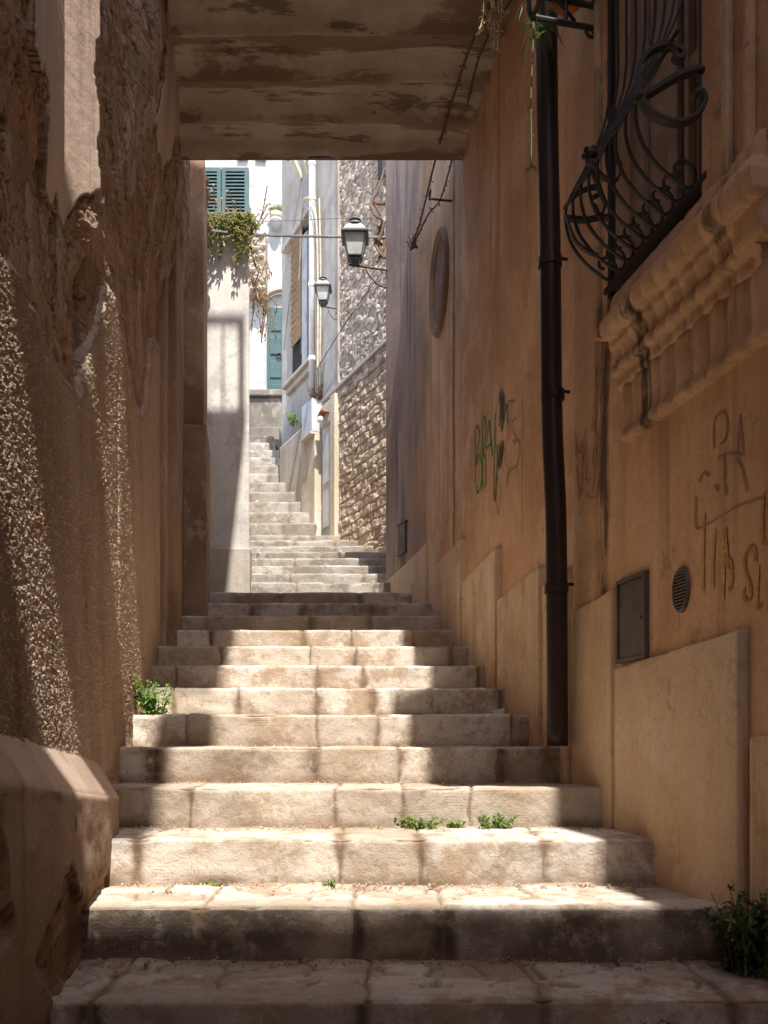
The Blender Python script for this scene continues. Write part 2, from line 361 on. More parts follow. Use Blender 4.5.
WL = Wall(-.577, -.1615, -1)             # roughcast house, left of the steps
WN = Wall(1.562, -.199, 1)               # ochre house beside the window
WR = Wall(1.367, -.1464, 1)              # ochre house beyond the drainpipe
WQ = Wall(.379 + .427 * 6.75, -.427, 1)   # its bent far end
WE = Wall(4.62, -.5, 1)                  # stone and grey houses in the sun
def Xr(d): return np.where(d < 3.7, 1.562 - .199 * d, np.where(d < 6.75, 1.367 - .1464 * d, np.where(d < 7.6, .379 - .427 * (d - 6.75), np.where(d < 9.2, .25, 4.62 - .5 * d))))
def Xl(d): return np.where(d < 7.1, -.577 - .1615 * d, -1.5 - .17 * (d - 7.1))
RISE, TREAD = .16, .406

# ------------------------------------------------------------------ camera, sun, sky
cam = bpy.data.cameras.new('camera'); co = bpy.data.objects.new('camera', cam); C.objects.link(co)
cam.sensor_fit = 'VERTICAL'; cam.sensor_height = 36; cam.lens = F / 1024 * 36; cam.shift_y = (HY - 512) / 1024
cam.clip_end = 500; co.rotation_euler = (PI / 2, 0, 0); bpy.context.scene.camera = co
SUN = Vector((.14, -.535, 1)).normalized()
sd = bpy.data.lights.new('sun', 'SUN'); so = bpy.data.objects.new('sun', sd); C.objects.link(so)
sd.energy = 3.3; sd.angle = math.radians(.5); sd.color = (1, .96, .90); so.rotation_euler = (-SUN).to_track_quat('-Z', 'Y').to_euler(); so.location = (3, -10, 20)
wd = bpy.data.worlds.new('World'); bpy.context.scene.world = wd; wd.use_nodes = True
nt = wd.node_tree; sky = nt.nodes.new('ShaderNodeTexSky'); sky.sky_type = 'NISHITA'; sky.sun_disc = False
sky.sun_elevation = math.asin(SUN.z); sky.sun_rotation = math.atan2(SUN.x, SUN.y); sky.altitude = 50; sky.dust_density = 1.5
nt.links.new(sky.outputs[0], nt.nodes['Background'].inputs[0]); nt.nodes['Background'].inputs[1].default_value = .15
sc = bpy.context.scene
sc.view_settings.view_transform = 'Standard'; sc.view_settings.look = 'None'; sc.view_settings.gamma = 1; sc.view_settings.exposure = 1.55
sc.cycles.use_denoising = True; sc.cycles.max_bounces = 10; sc.cycles.diffuse_bounces = 8; sc.cycles.sample_clamp_indirect = 8

# ------------------------------------------------------------------ ground and steps
g = MB(); g.add([(-120, -120, -2.1), (120, -120, -2.1), (120, 120, -2.1), (-120, 120, -2.1)], [(0, 1, 2, 3)])
tag(g.build('ground', M['earth']), kind='structure')
JO = {0: [90, 367, 545, 735], 1: [200, 352, 444], 2: [137, 340, 421, 544], 3: [190, 336, 404, 470], 4: [153, 317, 399, 500], 5: [187, 317, 377, 512],
      6: [173, 238, 317, 372, 500], 7: [175, 317, 363, 478], 8: [220, 310, 356, 450], 9: [211, 303, 351, 413], 10: [205, 310, 370], 11: [250, 305, 370], 12: [280, 360]}
def make_step(d0, z0, rise, tread, xl, xr, px_joints=None, res=.013, seed=0, flag=0, stain=0., extra=.05, wear=1.):
    xs = np.linspace(xl, xr, int((xr - xl) / res) + 2)
    if px_joints: js = [(p - CX) / F * d0 for p in px_joints]
    else:
        r = random.Random(seed); js = []; x = xl + r.uniform(.1, .5)
        while x < xr: js.append(x); x += r.uniform(.3, .75)
    js = np.array(sorted(js)); rad = .013
    k1, k3 = (16, 20) if res < .02 else (7, 8)
    prof = [(0, -rise - .03 + (rise + .03 - rad) * i / k1, 0.) for i in range(k1)]
    prof += [(rad * (1 - math.cos(a)), -rad * (1 - math.sin(a)), a / (PI / 2)) for a in np.linspace(0, PI / 2, 6)]
    prof += [(rad + (tread + extra - rad) * (i + 1) / k3, 0., 1.) for i in range(k3)]
    prof = np.array(prof); sl = np.concatenate([[0], np.cumsum(np.hypot(np.diff(prof[:, 0]), np.diff(prof[:, 1])))])
    X, S = np.meshgrid(xs, sl, indexing='ij'); PY = prof[None, :, 0] + 0 * X; PZ = prof[None, :, 1] + 0 * X; A = prof[None, :, 2] + 0 * X
    so_ = seed * 7.77
    Xw = X + .012 * fbm(S * 9, X * 3 + so_, 2, 3) * 2
    bi = np.searchsorted(js, Xw.ravel()).reshape(X.shape) if len(js) else np.zeros(X.shape, int)
    jd = np.min(np.abs(Xw[..., None] - js), -1) if len(js) else np.full(X.shape, 9.)
    wj = .006 + .05 * np.clip(vn(S * 11, np.round(X * 2) + so_, 8) - .45, 0, 1)
    gro = np.exp(-(jd / wj) ** 2)
    brnd = hsh(bi, np.full(X.shape, seed), 3); brnd2 = hsh(bi, np.full(X.shape, seed), 9)
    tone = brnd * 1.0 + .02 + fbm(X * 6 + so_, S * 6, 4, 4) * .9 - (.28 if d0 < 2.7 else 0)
    disp = .013 * fbm(X * 3.5 + so_, S * 5, 4, 1) + .008 * fbm(X * 14, S * 20 + so_, 5, 2) + (brnd2 - .5) * .012 * (1 - A)
    disp -= .008 * gro * np.clip(.012 / wj, .35, 1.)
    edge = np.exp(-((A - .5) / .3) ** 2)
    chip = np.clip(fbm(X * 7 + so_, X * 0 + seed, 4, 6) * 2.2 - .25, 0, 1) + .5 * gro
    disp -= wear * (.040 * chip * edge + .003 * edge)
    joint = np.clip(gro * 1.1, 0, 1)
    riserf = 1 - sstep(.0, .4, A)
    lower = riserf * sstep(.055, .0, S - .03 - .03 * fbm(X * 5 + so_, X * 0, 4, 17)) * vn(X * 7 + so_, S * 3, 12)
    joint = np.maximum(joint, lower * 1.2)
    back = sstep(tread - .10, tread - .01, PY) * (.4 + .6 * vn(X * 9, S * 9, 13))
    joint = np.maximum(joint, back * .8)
    if flag:   # irregular paving on the tread
        f1, f2, cid = worley(X * 5.5 + so_, PY * 7.5 + so_, 21 + seed)
        e = sstep(.10, .02, f2 - f1) * sstep(.10, .13, PY)
        disp -= e * .012; joint = np.maximum(joint, e * .9); tone = np.where(PY > .12, cid * .7, tone); disp += np.where(PY > .12, (cid - .5) * .010, 0)
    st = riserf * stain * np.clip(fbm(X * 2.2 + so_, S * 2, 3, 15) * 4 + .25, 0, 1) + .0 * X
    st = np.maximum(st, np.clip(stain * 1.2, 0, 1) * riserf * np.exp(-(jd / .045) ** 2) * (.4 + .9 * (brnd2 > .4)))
    ang = A * PI / 2
    P = np.stack([X, d0 + PY - np.cos(ang) * disp, z0 + PZ + np.sin(ang) * disp], -1)
    P[:, 0, 2] -= .12; P[:, -1, 2] -= .05
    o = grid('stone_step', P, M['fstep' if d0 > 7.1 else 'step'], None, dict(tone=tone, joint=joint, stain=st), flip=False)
    return tag(o, kind='structure')
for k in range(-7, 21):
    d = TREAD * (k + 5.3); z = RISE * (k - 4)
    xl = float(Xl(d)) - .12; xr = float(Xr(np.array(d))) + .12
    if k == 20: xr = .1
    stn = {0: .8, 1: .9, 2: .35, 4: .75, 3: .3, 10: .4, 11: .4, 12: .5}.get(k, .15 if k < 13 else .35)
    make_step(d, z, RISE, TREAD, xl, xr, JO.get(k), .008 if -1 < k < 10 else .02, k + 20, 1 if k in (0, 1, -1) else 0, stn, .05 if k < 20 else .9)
for j in range(1, 11):
    d = 10.27 + .33 * j; make_step(d, 2.56 + .23 * j, .23, .33, -3.2, -.973 - .295 * (d - 10.6) + .12, None, .04, 60 + j, 0, .3, 05e-2 if j < 10 else 3.9, .7)

# ------------------------------------------------------------------ house on the left: crumbling roughcast
HL = thing('plaster_house', 'tall house with crumbling brown roughcast wall and battered plinth beside the lowest steps', 'house', (-2.5, 2, -1.9))
b = MB(); b.prism([WL.P(-6, 0, -.13)[:2], WL.P(4.35, 0, -.13)[:2], (-4.2, 4.35), (-4.2, -6)], -2.1, 8.3)
b.prism([WL.P(4.352, 0, -.13)[:2], WL.P(7.04, 0, -.13)[:2], (-4.2, 7.04), (-4.2, 4.352)], -2.1, 4.6)
b.build('wall', M['left_body'], HL)
ds = [1.45]
while ds[-1] < 7.06: ds.append(ds[-1] + .0037 + .0017 * (ds[-1] - 1.45))
D, Z = np.meshgrid(np.array(ds), np.arange(-.9, 4.45, .005), indexing='ij')
pxi = 246.7 - 490.5 / D + 7 * fbm(D * 6, Z * 6, 3, 31); pyi = HY - F * Z / D + 22 * fbm(D * 9, Z * 7, 3, 32)
bx = [-80, 0, 30, 60, 80, 88, 96, 104, 109, 118, 130, 138, 144, 152, 160, 172, 180, 240]
by = [150, 228, 275, 345, 388, 398, 345, 290, 285, 330, 388, 412, 405, 335, 350, 405, 395, 390]
low = sstep(-9, 9, pyi - np.interp(pxi, bx, by))
smooths = [[(34, -50), (36, 50), (42, 78), (44, 62), (50, 75), (55, 100), (54, 150), (58, 195), (62, 208), (66, 190), (72, 212), (78, 226), (82, 200), (87, 190), (87, 100), (87, -50)],
           [(140, -60), (138, 110), (142, 150), (147, 168), (149, 140), (155, 135), (158, -60)]]
smz = np.zeros(D.shape, bool)
for s_ in smooths: smz |= inpoly(pxi, pyi, s_)
smz = smz & (low < .5)
sm = smz.astype(float)
f1, f2, cid = worley(D * 108, Z * 116, 41); g1, g2, gid = worley(D * 30, Z * 24, 42)
rough = .0115 * np.clip(1 - 1.5 * f1, 0, 1) * (.35 + cid) + .007 * fbm(D * 70, Z * 80, 3, 43) + .008 * fbm(D * 3, Z * 2, 3, 44)
e1, e2, eid = worley(D * 8 + 1.2 * fbm(D * 9, Z * 7, 4, 3), Z * 3.6 + 1.2 * fbm(D * 8, Z * 7, 4, 4), 45)
fl = fbm(D * 4.5 + .8 * fbm(D * 14, Z * 11, 4, 60), Z * 2.6, 6, 61); fl2 = fbm(D * 11, Z * 6, 5, 62)
erod = -.020 + .010 * fbm(D * 3.5, Z * 3, 5, 46) + .006 * fbm(D * 17, Z * 22, 6, 47) + .010 * fbm(D * 12, Z * 45, 5, 66) + .009 * fbm(D * 75, Z * 90, 3, 64) - .010 * sstep(.05, .0, e2 - e1)
flk = (fl > .055).astype(float); erod = erod + .010 * flk + .006 * (fl2 > .09)
flat = .004 + .008 * fbm(D * 2.2, Z * 1.6, 4, 48) + .003 * fbm(D * 30, Z * 30, 3, 65)
hh = erod * (1 - low) + (rough + .010) * low
hh = hh * (1 - sm) + flat * sm
hh += (.042 * np.clip(1.25 - Z, 0, 2) - .042) * sstep(3.8, 2.8, D)      # the render thickens towards its foot
# the upper plaster skin swells out beside the crack, then drops back; the wall leans in under the slab
hh += np.interp(D, [1.9, 2.35, 2.89, 3.06, 3.075, 3.13, 4], [0, .045, -.005, .078, .078, 0, 0]) * sstep(1.66, 1.88, Z) + .15 * sstep(2.5, 3.9, Z) * sstep(4.0, 4.5, D)
crk = np.exp(-((D - (3.16 + .12 * fbm(Z * 3, Z * 0, 5, 49))) / .035) ** 2) * sstep(1.2, 1.6, Z)
hh -= .06 * crk
crk2 = np.exp(-((D - (3.72 + .03 * fbm(Z * 3, Z * 0, 3, 50))) / .02) ** 2) * sstep(.5, .7, Z) * sstep(1.7, 1.5, Z)
hh -= .03 * crk2
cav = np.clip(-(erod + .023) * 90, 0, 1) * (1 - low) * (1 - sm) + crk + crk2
zone = low * 2 * (1 - sm) + np.maximum(sm, (1 - low) * np.clip(flk * .45 + (fl2 > .09) * .25, 0, .7))
rim = np.exp(-((pyi - np.interp(pxi, bx, by) - 5) / 7) ** 2); zone = zone * (1 - rim) + rim * 1.0; zone = np.where(D < 1.9, np.maximum(zone, low * 2), zone)
hh[0, :] = hh[-1, :] = -.14; hh[:, 0] = hh[:, -1] = -.14
P = np.stack([WL.x0 + WL.s * D + hh * WL.nx, D + hh * WL.ny, Z], -1)
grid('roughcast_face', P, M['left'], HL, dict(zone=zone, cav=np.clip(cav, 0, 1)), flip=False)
# battered plinth along its foot
def plinth(d0, d1, ox, zt, zo, seed):
    dd = np.arange(d0, d1 + .001, .014); pr = [(-.05, .02, 0), (0, 0, 0)]; nn = len(dd)
    prof = [(i / 12, 0) for i in range(13)] + [(1, (i + 1) / 60) for i in range(60)]
    DD, K = np.meshgrid(dd, np.arange(len(prof)), indexing='ij')
    a = np.array([p[0] for p in prof])[K]; v = np.array([p[1] for p in prof])[K]
    zin = np.interp(DD, zt[0], zt[1]); zou = np.interp(DD, zo[0], zo[1])
    xin = Xl(DD) - .01; xo = ox[0] + ox[1] * DD
    X_ = xin + (xo - xin) * a; Z_ = zin + (zou - zin) * a - v * 1.3
    vert = (v > 0).astype(float)
    pe = sstep(.03, .05, fbm(DD * 3.2 + .5 * fbm(DD * 9, Z_ * 9, 3, seed + 9), Z_ * 4, 6, seed)) * vert * sstep(.05, .09, zou - Z_ + .06 * fbm(DD * 9, DD * 0, 3, seed + 5))
    dn = .010 * fbm(DD * 3, v * 6, 4, seed + 1) * vert - .022 * pe + .012 * fbm(DD * 7, (a * .25 + v * 1.3) * 13, 4, seed + 2)
    dn -= .02 * np.clip(fbm(DD * 7, DD * 0, 4, seed + 7) * 3 - .5, 0, 1) * np.exp(-((a - 1) / .12) ** 2) * (v < .03)
    X_ = X_ + dn * vert; Z_ = Z_ + dn * (1 - vert) * .6
    zone = .45 + .4 * (1 - vert) - pe * .45; cv = pe * np.clip(fbm(DD * 9, Z_ * 6, 3, seed + 3) * 3 + .1, 0, 1)
    X_[0, :] -= .2; X_[-1, :] -= .14
    Pp = np.stack([X_, DD, Z_], -1)
    Pp = np.concatenate([Pp, Pp[-1:] * 1 + np.array([0, .01, -.0])], 0); Pp[-1, :, 0] -= .25
    zone = np.concatenate([zone, zone[-1:]], 0); cv = np.concatenate([cv, cv[-1:]], 0)
    grid('plinth', Pp, M['left'], HL, dict(zone=zone, cav=cv), flip=True)
plinth(.3, 3.16, (-.485, -.157), ([0, 1.99, 2.7, 3.16], [.16, .085, .045, .0]), ([0, 1.75, 3.16], [.03, -.075, -.19]), 71)
plinth(3.17, 3.80, (-.545, -.157), ([3.1, 3.8], [-.02, -.07]), ([3.1, 3.8], [-.2, -.28]), 81)
# pier and corbel that carry the passage, ragged capital, string moulding
b = MB()
WL.box(b, 6.5, 7.06, .3, 4.6, -.1, .245); WL.box(b, 6.42, 7.08, .3, 2.45, -.1, .27)
b.build('pier', M['left_body'], HL, bevel=.012)
b = MB(); WL.box(b, 5.75, 6.42, -.2, 3.94, -.1, .10); b.build('corbel', M['left_body'], HL, bevel=.012)
b = MB(); WL.box(b, 5.5, 5.745, -.2, 3.94, -.1, .05); b.build('string_moulding', M['left_body'], HL, bevel=.012)
b = MB(); c_ = WL.P(6.95, 4.42, .20)
for i in range(26):
    b.ball((c_[0] + random.uniform(-.1, .05), c_[1] + random.uniform(-.12, .14), c_[2] + random.uniform(-.2, .22)), random.uniform(.03, .075), 5)
b.build('broken_capital', M['left'], HL)
# added unseen eaves, outlined to throw the left-hand shadows, with the roof terrace railing
b = MB(); b.prism([(-.56, -1.66), (.37, -1.66), (.21, -.60), (-.56, -.60)], 8.31, 8.5); b.build('unseen_eave', M['left_body'], HL)
b = MB(); b.prism([(.05, -.598), (.34, -.598), (.33, -.22), (.05, -.22)], 8.33, 8.48); b.build('shade_beam', M['wood'], HL)  # added beam out of view, keeps sun off the left step ends
b = MB(); b.prism([(-.9, .30), (.20, .30), (.06, 1.7), (-.35, 3.2), (-.42, 4.38), (-1.5, 4.38)], 8.31, 8.5); b.build('unseen_eave', M['left_body'], HL)
b = MB()
for i in range(12): b.tube([(-.45 - .16 * i, 4.36, 8.5), (-.45 - .16 * i, 4.36, 9.3)], .012 if i else .03, 6)
b.tube([(-.43, 4.36, 9.3), (-2.5, 4.36, 9.3)], .03, 6); b.build('railing', M['iron'], HL)

# ------------------------------------------------------------------ covered passage over the steps, and an added slab behind the viewer to shade the near steps
BR = thing('covered_passage', 'low slab with stained vaulted underside bridging the lane between the two houses', 'passage', (-.4, 5, 3.96))
ys = np.linspace(4.31, 5.7, 90); xs = np.linspace(-1.42, .86, 70)
Yg, Xg = np.meshgrid(ys, xs, indexing='ij')
ph = (Yg - 5.7 + .02 * fbm(Xg * 3, Yg * 3, 2, 90)) / .325
hz = 3.957 + .06 * np.abs(np.sin(ph * PI)) ** .7 * sstep(5.68, 5.6, Yg) + .018 * fbm(Xg * 2.2, Yg * 5, 4, 91)
ridge = np.exp(-((ph - np.round(ph)) / .05) ** 2) * (vn(Xg * 5, Yg * 0, 92) > .25); hz -= ridge * .016
hz[0, :] += .0; P = np.stack([Xg, Yg, hz], -1)
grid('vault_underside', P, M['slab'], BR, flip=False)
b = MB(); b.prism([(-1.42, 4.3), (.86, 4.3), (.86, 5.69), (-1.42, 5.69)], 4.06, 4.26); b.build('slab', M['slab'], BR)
b = MB(); b.box(-1.5, .9, 5.701, 5.73, 3.955, 4.26)
for i in range(40): b.ball((random.uniform(-1.3, .5), 5.712, 3.957 + random.uniform(-.003, .008)), random.uniform(.006, .016), 4)
b.build('edge_beam', M['steel'], BR)
A2 = thing('shade_bridge', 'added unseen plastered bridge that shades the lowest steps from behind', 'passage', (.4, -2, 7.55))
b = MB(); b.prism([WL.P(-5.9, 0, -.1)[:2], WN.P(-5.9, 0, -.1)[:2], WN.P(-1.98, 0, -.1)[:2], WL.P(-1.98, 0, -.1)[:2]], 7.55, 8.); b.build('slab', M['slab'], A2)  # unseen slab, placed so its shadow covers the nearest steps

BH = thing('unseen_back_house', 'added plain ochre house, unseen, closing the lane behind the lowest steps', 'house', (1, -6.5, -2))  # added out of view to cut sky light on the risers
b = MB(); b.box(-4.2, 5, -9, -6.02, -2.1, 4.6); b.build('wall', M['ochre'], BH)
b = MB(); b.box(.6, 1.5, -6.015, -5.97, -2.0, .2); b.build('door', M['wood'], BH)

# ------------------------------------------------------------------ ochre house on the right
HR = thing('ochre_house', 'ochre plastered house with stepped dado and ironwork window right of the steps', 'house', (2.5, 2, -1.9))
WD0, WD1, WZ0, WZ1 = 2.64, 3.27, 1.72, 4.0
def wallface(W, ds, zs, hole=None, depth=.16):
    mb = MB()
    for i in range(len(ds) - 1):
        for j in range(len(zs) - 1):
            d0, d1, z0, z1 = ds[i], ds[i + 1], zs[j], zs[j + 1]
            if hole and hole[0] - .001 <= d0 and d1 <= hole[1] + .001 and hole[2] - .001 <= z0 and z1 <= hole[3] + .001: continue
            mb.add([W.P(d0, z0), W.P(d1, z0), W.P(d1, z1), W.P(d0, z1)], [(0, 1, 2, 3)])
    if hole:
        a, b_, c, e = hole
        mb.add([W.P(a, c), W.P(b_, c), W.P(b_, e), W.P(a, e), W.P(a, c, -depth), W.P(b_, c, -depth), W.P(b_, e, -depth), W.P(a, e, -depth)],
               [(0, 4, 5, 1), (1, 5, 6, 2), (2, 6, 7, 3), (3, 7, 4, 0), (4, 7, 6, 5)])
    return mb
b = wallface(WN, [-6, WD0 + .045, WD1 + .045, 3.7], [-2.1, WZ0, WZ1, 6.2], (WD0 + .045, WD1 + .045, WZ0, WZ1), .12)
b.add([WR.P(3.7, -2.1), WR.P(6.75, -2.1), WR.P(6.75, 6.2), WR.P(3.7, 6.2)], [(0, 1, 2, 3)])
b.add([WN.P(-6, 6.2), WN.P(3.7, 6.2), (5, 3.7, 6.2), (5, -6, 6.2)], [(0, 1, 2, 3)])
b.add([WN.P(-6, -2.1), WN.P(-6, 6.2), (5, -6, 6.2), (5, -6, -2.1)], [(0, 1, 2, 3)])
b.add([WR.P(3.7, 6.2), WR.P(6.75, 6.2), (5, 6.75, 6.2), (5, 3.7, 6.2)], [(0, 1, 2, 3)])
b.add([WR.P(6.75, -2.1), WR.P(6.75, 6.2), (5, 6.75, 6.2), (5, 6.75, -2.1)], [(0, 1, 2, 3)])
b.build('wall', M['ochre'], HR)
b = MB(); b.prism([WQ.P(6.752, 0)[:2], WQ.P(7.6, 0)[:2], (4, 7.6), (4, 6.752)], -2.1, 5.29); b.build('grey_wall', M['greyplaster'], HR)
b = MB(); WN.box(b, .15, 1.5, 6.05, 6.198, -.1, .40); b.build('unseen_eave', M['ochre'], HR)
b = MB(); WN.box(b, 1.502, 3.6, 6.05, 6.198, -.1, .10); b.build('unseen_eave', M['ochre'], HR)
# stepped dado panels, tops level, each standing proud of the wall
def dado(W, d0, d1, zt, n=.045, z0=-2.1, zt2=None, nm='dado_panel'):
    zt2 = zt if zt2 is None else zt2; nd = max(8, int((d1 - d0) / .018)); dd = np.linspace(d0, d1, nd)
    tops = zt + (zt2 - zt) * (dd - d0) / (d1 - d0) + .010 * fbm(dd * 9, dd * 0 + zt, 4, 97)
    drops = np.array([0, 0, .005, .012] + [.03 + .06 * q for q in range(14)] + [1.1, 3.0]); nn = np.array([-.02, n - .006, n - .001] + [n] * 17)
    DD, K = np.meshgrid(dd, np.arange(len(drops)), indexing='ij'); Z_ = np.maximum(tops[:, None] - drops[K], z0)
    N_ = nn[K] + (K > 0) * .006 * fbm(DD * 7, Z_ * 7, 4, 98) - (K > 0) * (K < 5) * .012 * np.clip(fbm(DD * 12, Z_ * 4 + zt, 3, 99) * 3 - .3, 0, 1)
    N_[0] = N_[-1] = -.02; DD[0] = DD[1]; DD[-1] = DD[-2]
    return grid(nm, np.stack([W.x0 + W.s * DD + N_ * W.nx, DD + N_ * W.ny, Z_], -1), M['panel'], HR, smooth=False, flip=True)
dado(WN, -1, WN.dp(745, .022) - .003, .035, .022, zt2=.03); dado(WN, WN.dp(745, .022), WN.dp(614, .022), .345, .03, zt2=.30); dado(WN, WN.dp(614, .022) + .003, 3.69, .615, .024, zt2=.58)
dado(WR, 3.71, WR.dp(548.5), .78, .035, zt2=.76); dado(WR, WR.dp(548), WR.dp(503), .865, .04, zt2=.82); dado(WR, WR.dp(502.5), WR.dp(467), 1.13, .04, zt2=1.08); dado(WR, WR.dp(466.6), 6.40, 1.38, .04); dado(WR, 6.41, 6.74, 1.70, .03, zt2=1.64)
dado(WQ, 6.76, 7.56, 1.63, .03, zt2=1.46)
# window: reveal, pale wooden casement, stone surround, moulded sill and apron
wi = MB(); WW.box(wi, WD0 + .001, WD1 - .001, WZ0 + .001, WZ1 - .001, -.118, -.09); win = wi.build('window', M['wood'], HR)
wi = MB()
for a, e in ((WD0 + .002, WD0 + .06), (2.86, 2.885), (2.93, 2.99), (3.17, WD1 - .002)): WW.box(wi, a, e, WZ0 + .002, WZ1 - .002, -.089, -.06)
WW.box(wi, WD0 + .061, 2.859, 2.3, 2.36, -.089, -.062); wi.build('frame', M['wood'], win, bevel=.004)
wi = MB(); WW.box(wi, 2.9, 2.912, WZ0 + .003, WZ1 - .003, -.089, -.07); wi.build('gap', M['dark'], win)
s_ = MB()
for a, e, n in ((2.30, 2.38, .022), (2.381, 2.40, .05), (2.401, 2.47, .03), (2.471, 2.50, .055), (2.501, 2.63, .035)): WW.box(s_, a, e, 1.70, WZ1, -.02, n)
for a, e, n in ((3.281, 3.33, .03), (3.331, 3.36, .05)): WW.box(s_, a, e, 1.62, WZ1, -.02, n)
s_.build('surround', M['moulding'], HR, bevel=.006)
def moulding(name, prof, d0, d1, gad=.0, per=.085, mat='moulding', res=.006):
    dd = np.arange(d0, d1, res); pr = np.array(catmull([(p[0], p[1], 0) for p in prof], 4))[:, :2]
    DD, K = np.meshgrid(dd, np.arange(len(pr)), indexing='ij'); n_ = pr[K, 0].copy(); z_ = pr[K, 1].copy()
    n_ += gad * (np.abs(np.sin(PI * DD / per + 1.5 * fbm(DD * 4, z_ * 3, 2, 94))) ** .6 - .6) * (n_ > .015) + .009 * fbm(DD * 16, z_ * 22, 6, 95) * (n_ > .02)
    n_[0] = n_[-1] = -.02
    return grid(name, np.stack([WN.x0 + WN.s * (DD + .045) + n_ * WN.nx, DD + .045 + n_ * WN.ny, z_], -1), M[mat], HR, flip=True)
sprof = [(-.02, 1.735), (.03, 1.725), (.05, 1.69), (.055, 1.655), (.07, 1.64), (.098, 1.605), (.10, 1.57), (.085, 1.545), (.062, 1.535), (.058, 1.51), (.046, 1.495), (.036, 1.455), (.052, 1.44), (.052, 1.41), (.03, 1.40), (.026, 1.36), (-.02, 1.35)]
moulding('sill', sprof, 2.33, 3.20, .011)
moulding('apron', [(-.02, 1.37), (.022, 1.36), (.022, 1.26), (.022, 1.20), (.03, 1.18), (.034, 1.165), (.028, 1.15), (-.02, 1.14)], 2.27, 3.16, .013, .10)
b = MB(); WW.box(b, 2.28, 2.42, 1.41, 1.53, -.01, .075); WW.box(b, 2.27, 2.425, 1.50, 1.59, -.01, .115); b.build('sill_end', M['moulding'], HR, bevel=.018)
# oval niche in the far end of the wall
def oval(W, dc, zc, ru, rz, name, prof, mat, parent, n=36):
    P_ = np.zeros((n + 1, len(prof), 3))
    for i in range(n + 1):
        a = 2 * PI * i / n
        for k, (rr, nn) in enumerate(prof): P_[i, k] = W.P(dc + ru * rr * math.cos(a) / W.L, zc + rz * rr * math.sin(a), nn)
    return grid(name, P_, M[mat], parent, flip=False)
od = 6.42; oz = (HY - 283) / F * od
ov = oval(WR, od, oz, .29, .38, 'oval_window', [(1.02, -.01), (1.02, .02), (.97, .035), (.92, .03), (.88, .018), (.84, .022), (.80, .008), (.80, -.002)], 'left_body', HR)
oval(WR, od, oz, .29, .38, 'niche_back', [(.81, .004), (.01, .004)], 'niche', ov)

# writing on the walls
def stroke(mb, W, pts, w, n=.003, k=6):
    q = catmull([(p[0], p[1], 0) for p in pts], k); P_ = [Vector(W.on(p[0], p[1], n)) for p in q]; N_ = Vector((W.nx, W.ny, 0))
    for i in range(len(P_) - 1):
        t = P_[i + 1] - P_[i]
        if t.length < 1e-6: continue
        s1 = t.normalized().cross(N_) * (w / 2); e = t.normalized() * w * .25
        a, b_ = P_[i] - e, P_[i + 1] + e
        mb.add([a - s1, b_ - s1, b_ + s1, a + s1], [(0, 1, 2, 3)])
def z1(x, y): return (460 + x * 70 / 512, 380 + y * 140 / 1024)
def z2(x, y): return (690 + x * 78 / 347, 390 + y * 230 / 1024)
def z3(x, y): return (560 + x * 60 / 559, 410 + y * 110 / 1024)
def graffiti(name, label, W, f, strokes, w, mat, n=.003):
    t = thing(name, label, 'graffiti', W.on(*f(*strokes[0][0]), n))
    for i, s in enumerate(strokes):
        mb = MB(); stroke(mb, W, [f(*p) for p in s], w, n + .00015 * i); mb.build('stroke', M[mat], t)
    return t
graffiti('green_graffiti', 'green sprayed scrawl of letters on the ochre wall left of the drainpipe', WR, z1,
  [[(112, 740), (112, 380), (130, 350), (140, 420), (120, 560), (112, 640)], [(112, 640), (135, 550), (155, 600), (160, 700), (145, 790), (125, 825), (118, 770)],
   [(165, 800), (163, 400), (172, 270), (188, 330), (175, 500), (160, 540)], [(165, 530), (185, 600), (186, 780)], [(185, 560), (200, 380), (212, 300), (222, 420), (236, 550)], [(192, 500), (225, 470)],
   [(255, 250), (250, 500), (245, 800), (255, 880), (262, 780), (272, 480)], [(298, 180), (302, 360), (312, 330), (342, 180), (345, 330)]], .014, 'green_paint')
graffiti('black_graffiti', 'faded grey sprayed letters and long drips beside the green scrawl', WR, z1,
  [[(293, 0), (290, 100), (262, 250), (262, 540)], [(300, 90), (312, 200), (300, 330)], [(330, 120), (320, 300)], [(348, 155), (400, 160)], [(375, 160), (360, 440)], [(352, 170), (345, 450)],
   [(412, 280), (380, 310), (385, 380), (408, 420), (400, 465), (385, 440)], [(415, 420), (432, 500), (415, 620), (360, 670), (335, 740), (345, 765), (350, 640)], [(290, 480), (280, 560), (268, 660)], [(300, 450), (300, 640)],
   [(265, 660), (258, 860), (275, 985), (290, 860), (292, 760)], [(318, 460), (328, 540)]], .0075, 'black_paint', .0052)
t = thing('paint_smudge', 'dark grey paint smudge over the green scrawl on the ochre wall', 'graffiti', WR.on(*z1(290, 300), .008)); b, b2 = MB(), MB()
for i in range(3):
    stroke(b, WR, [z1(290 + 9 * i, 90 + 10 * i), z1(296 + 8 * i, 200), z1(288 + 8 * i, 330 - 20 * i)], .035, .0071 + .0002 * i); stroke(b2, WR, [z1(290 + 8 * i, 470), z1(285 + 7 * i, 560), z1(272 + 6 * i, 640)], .03, .0078 + .0002 * i)
b.build('stroke', M['black_paint'], t); b2.build('stroke', M['black_paint'], t)
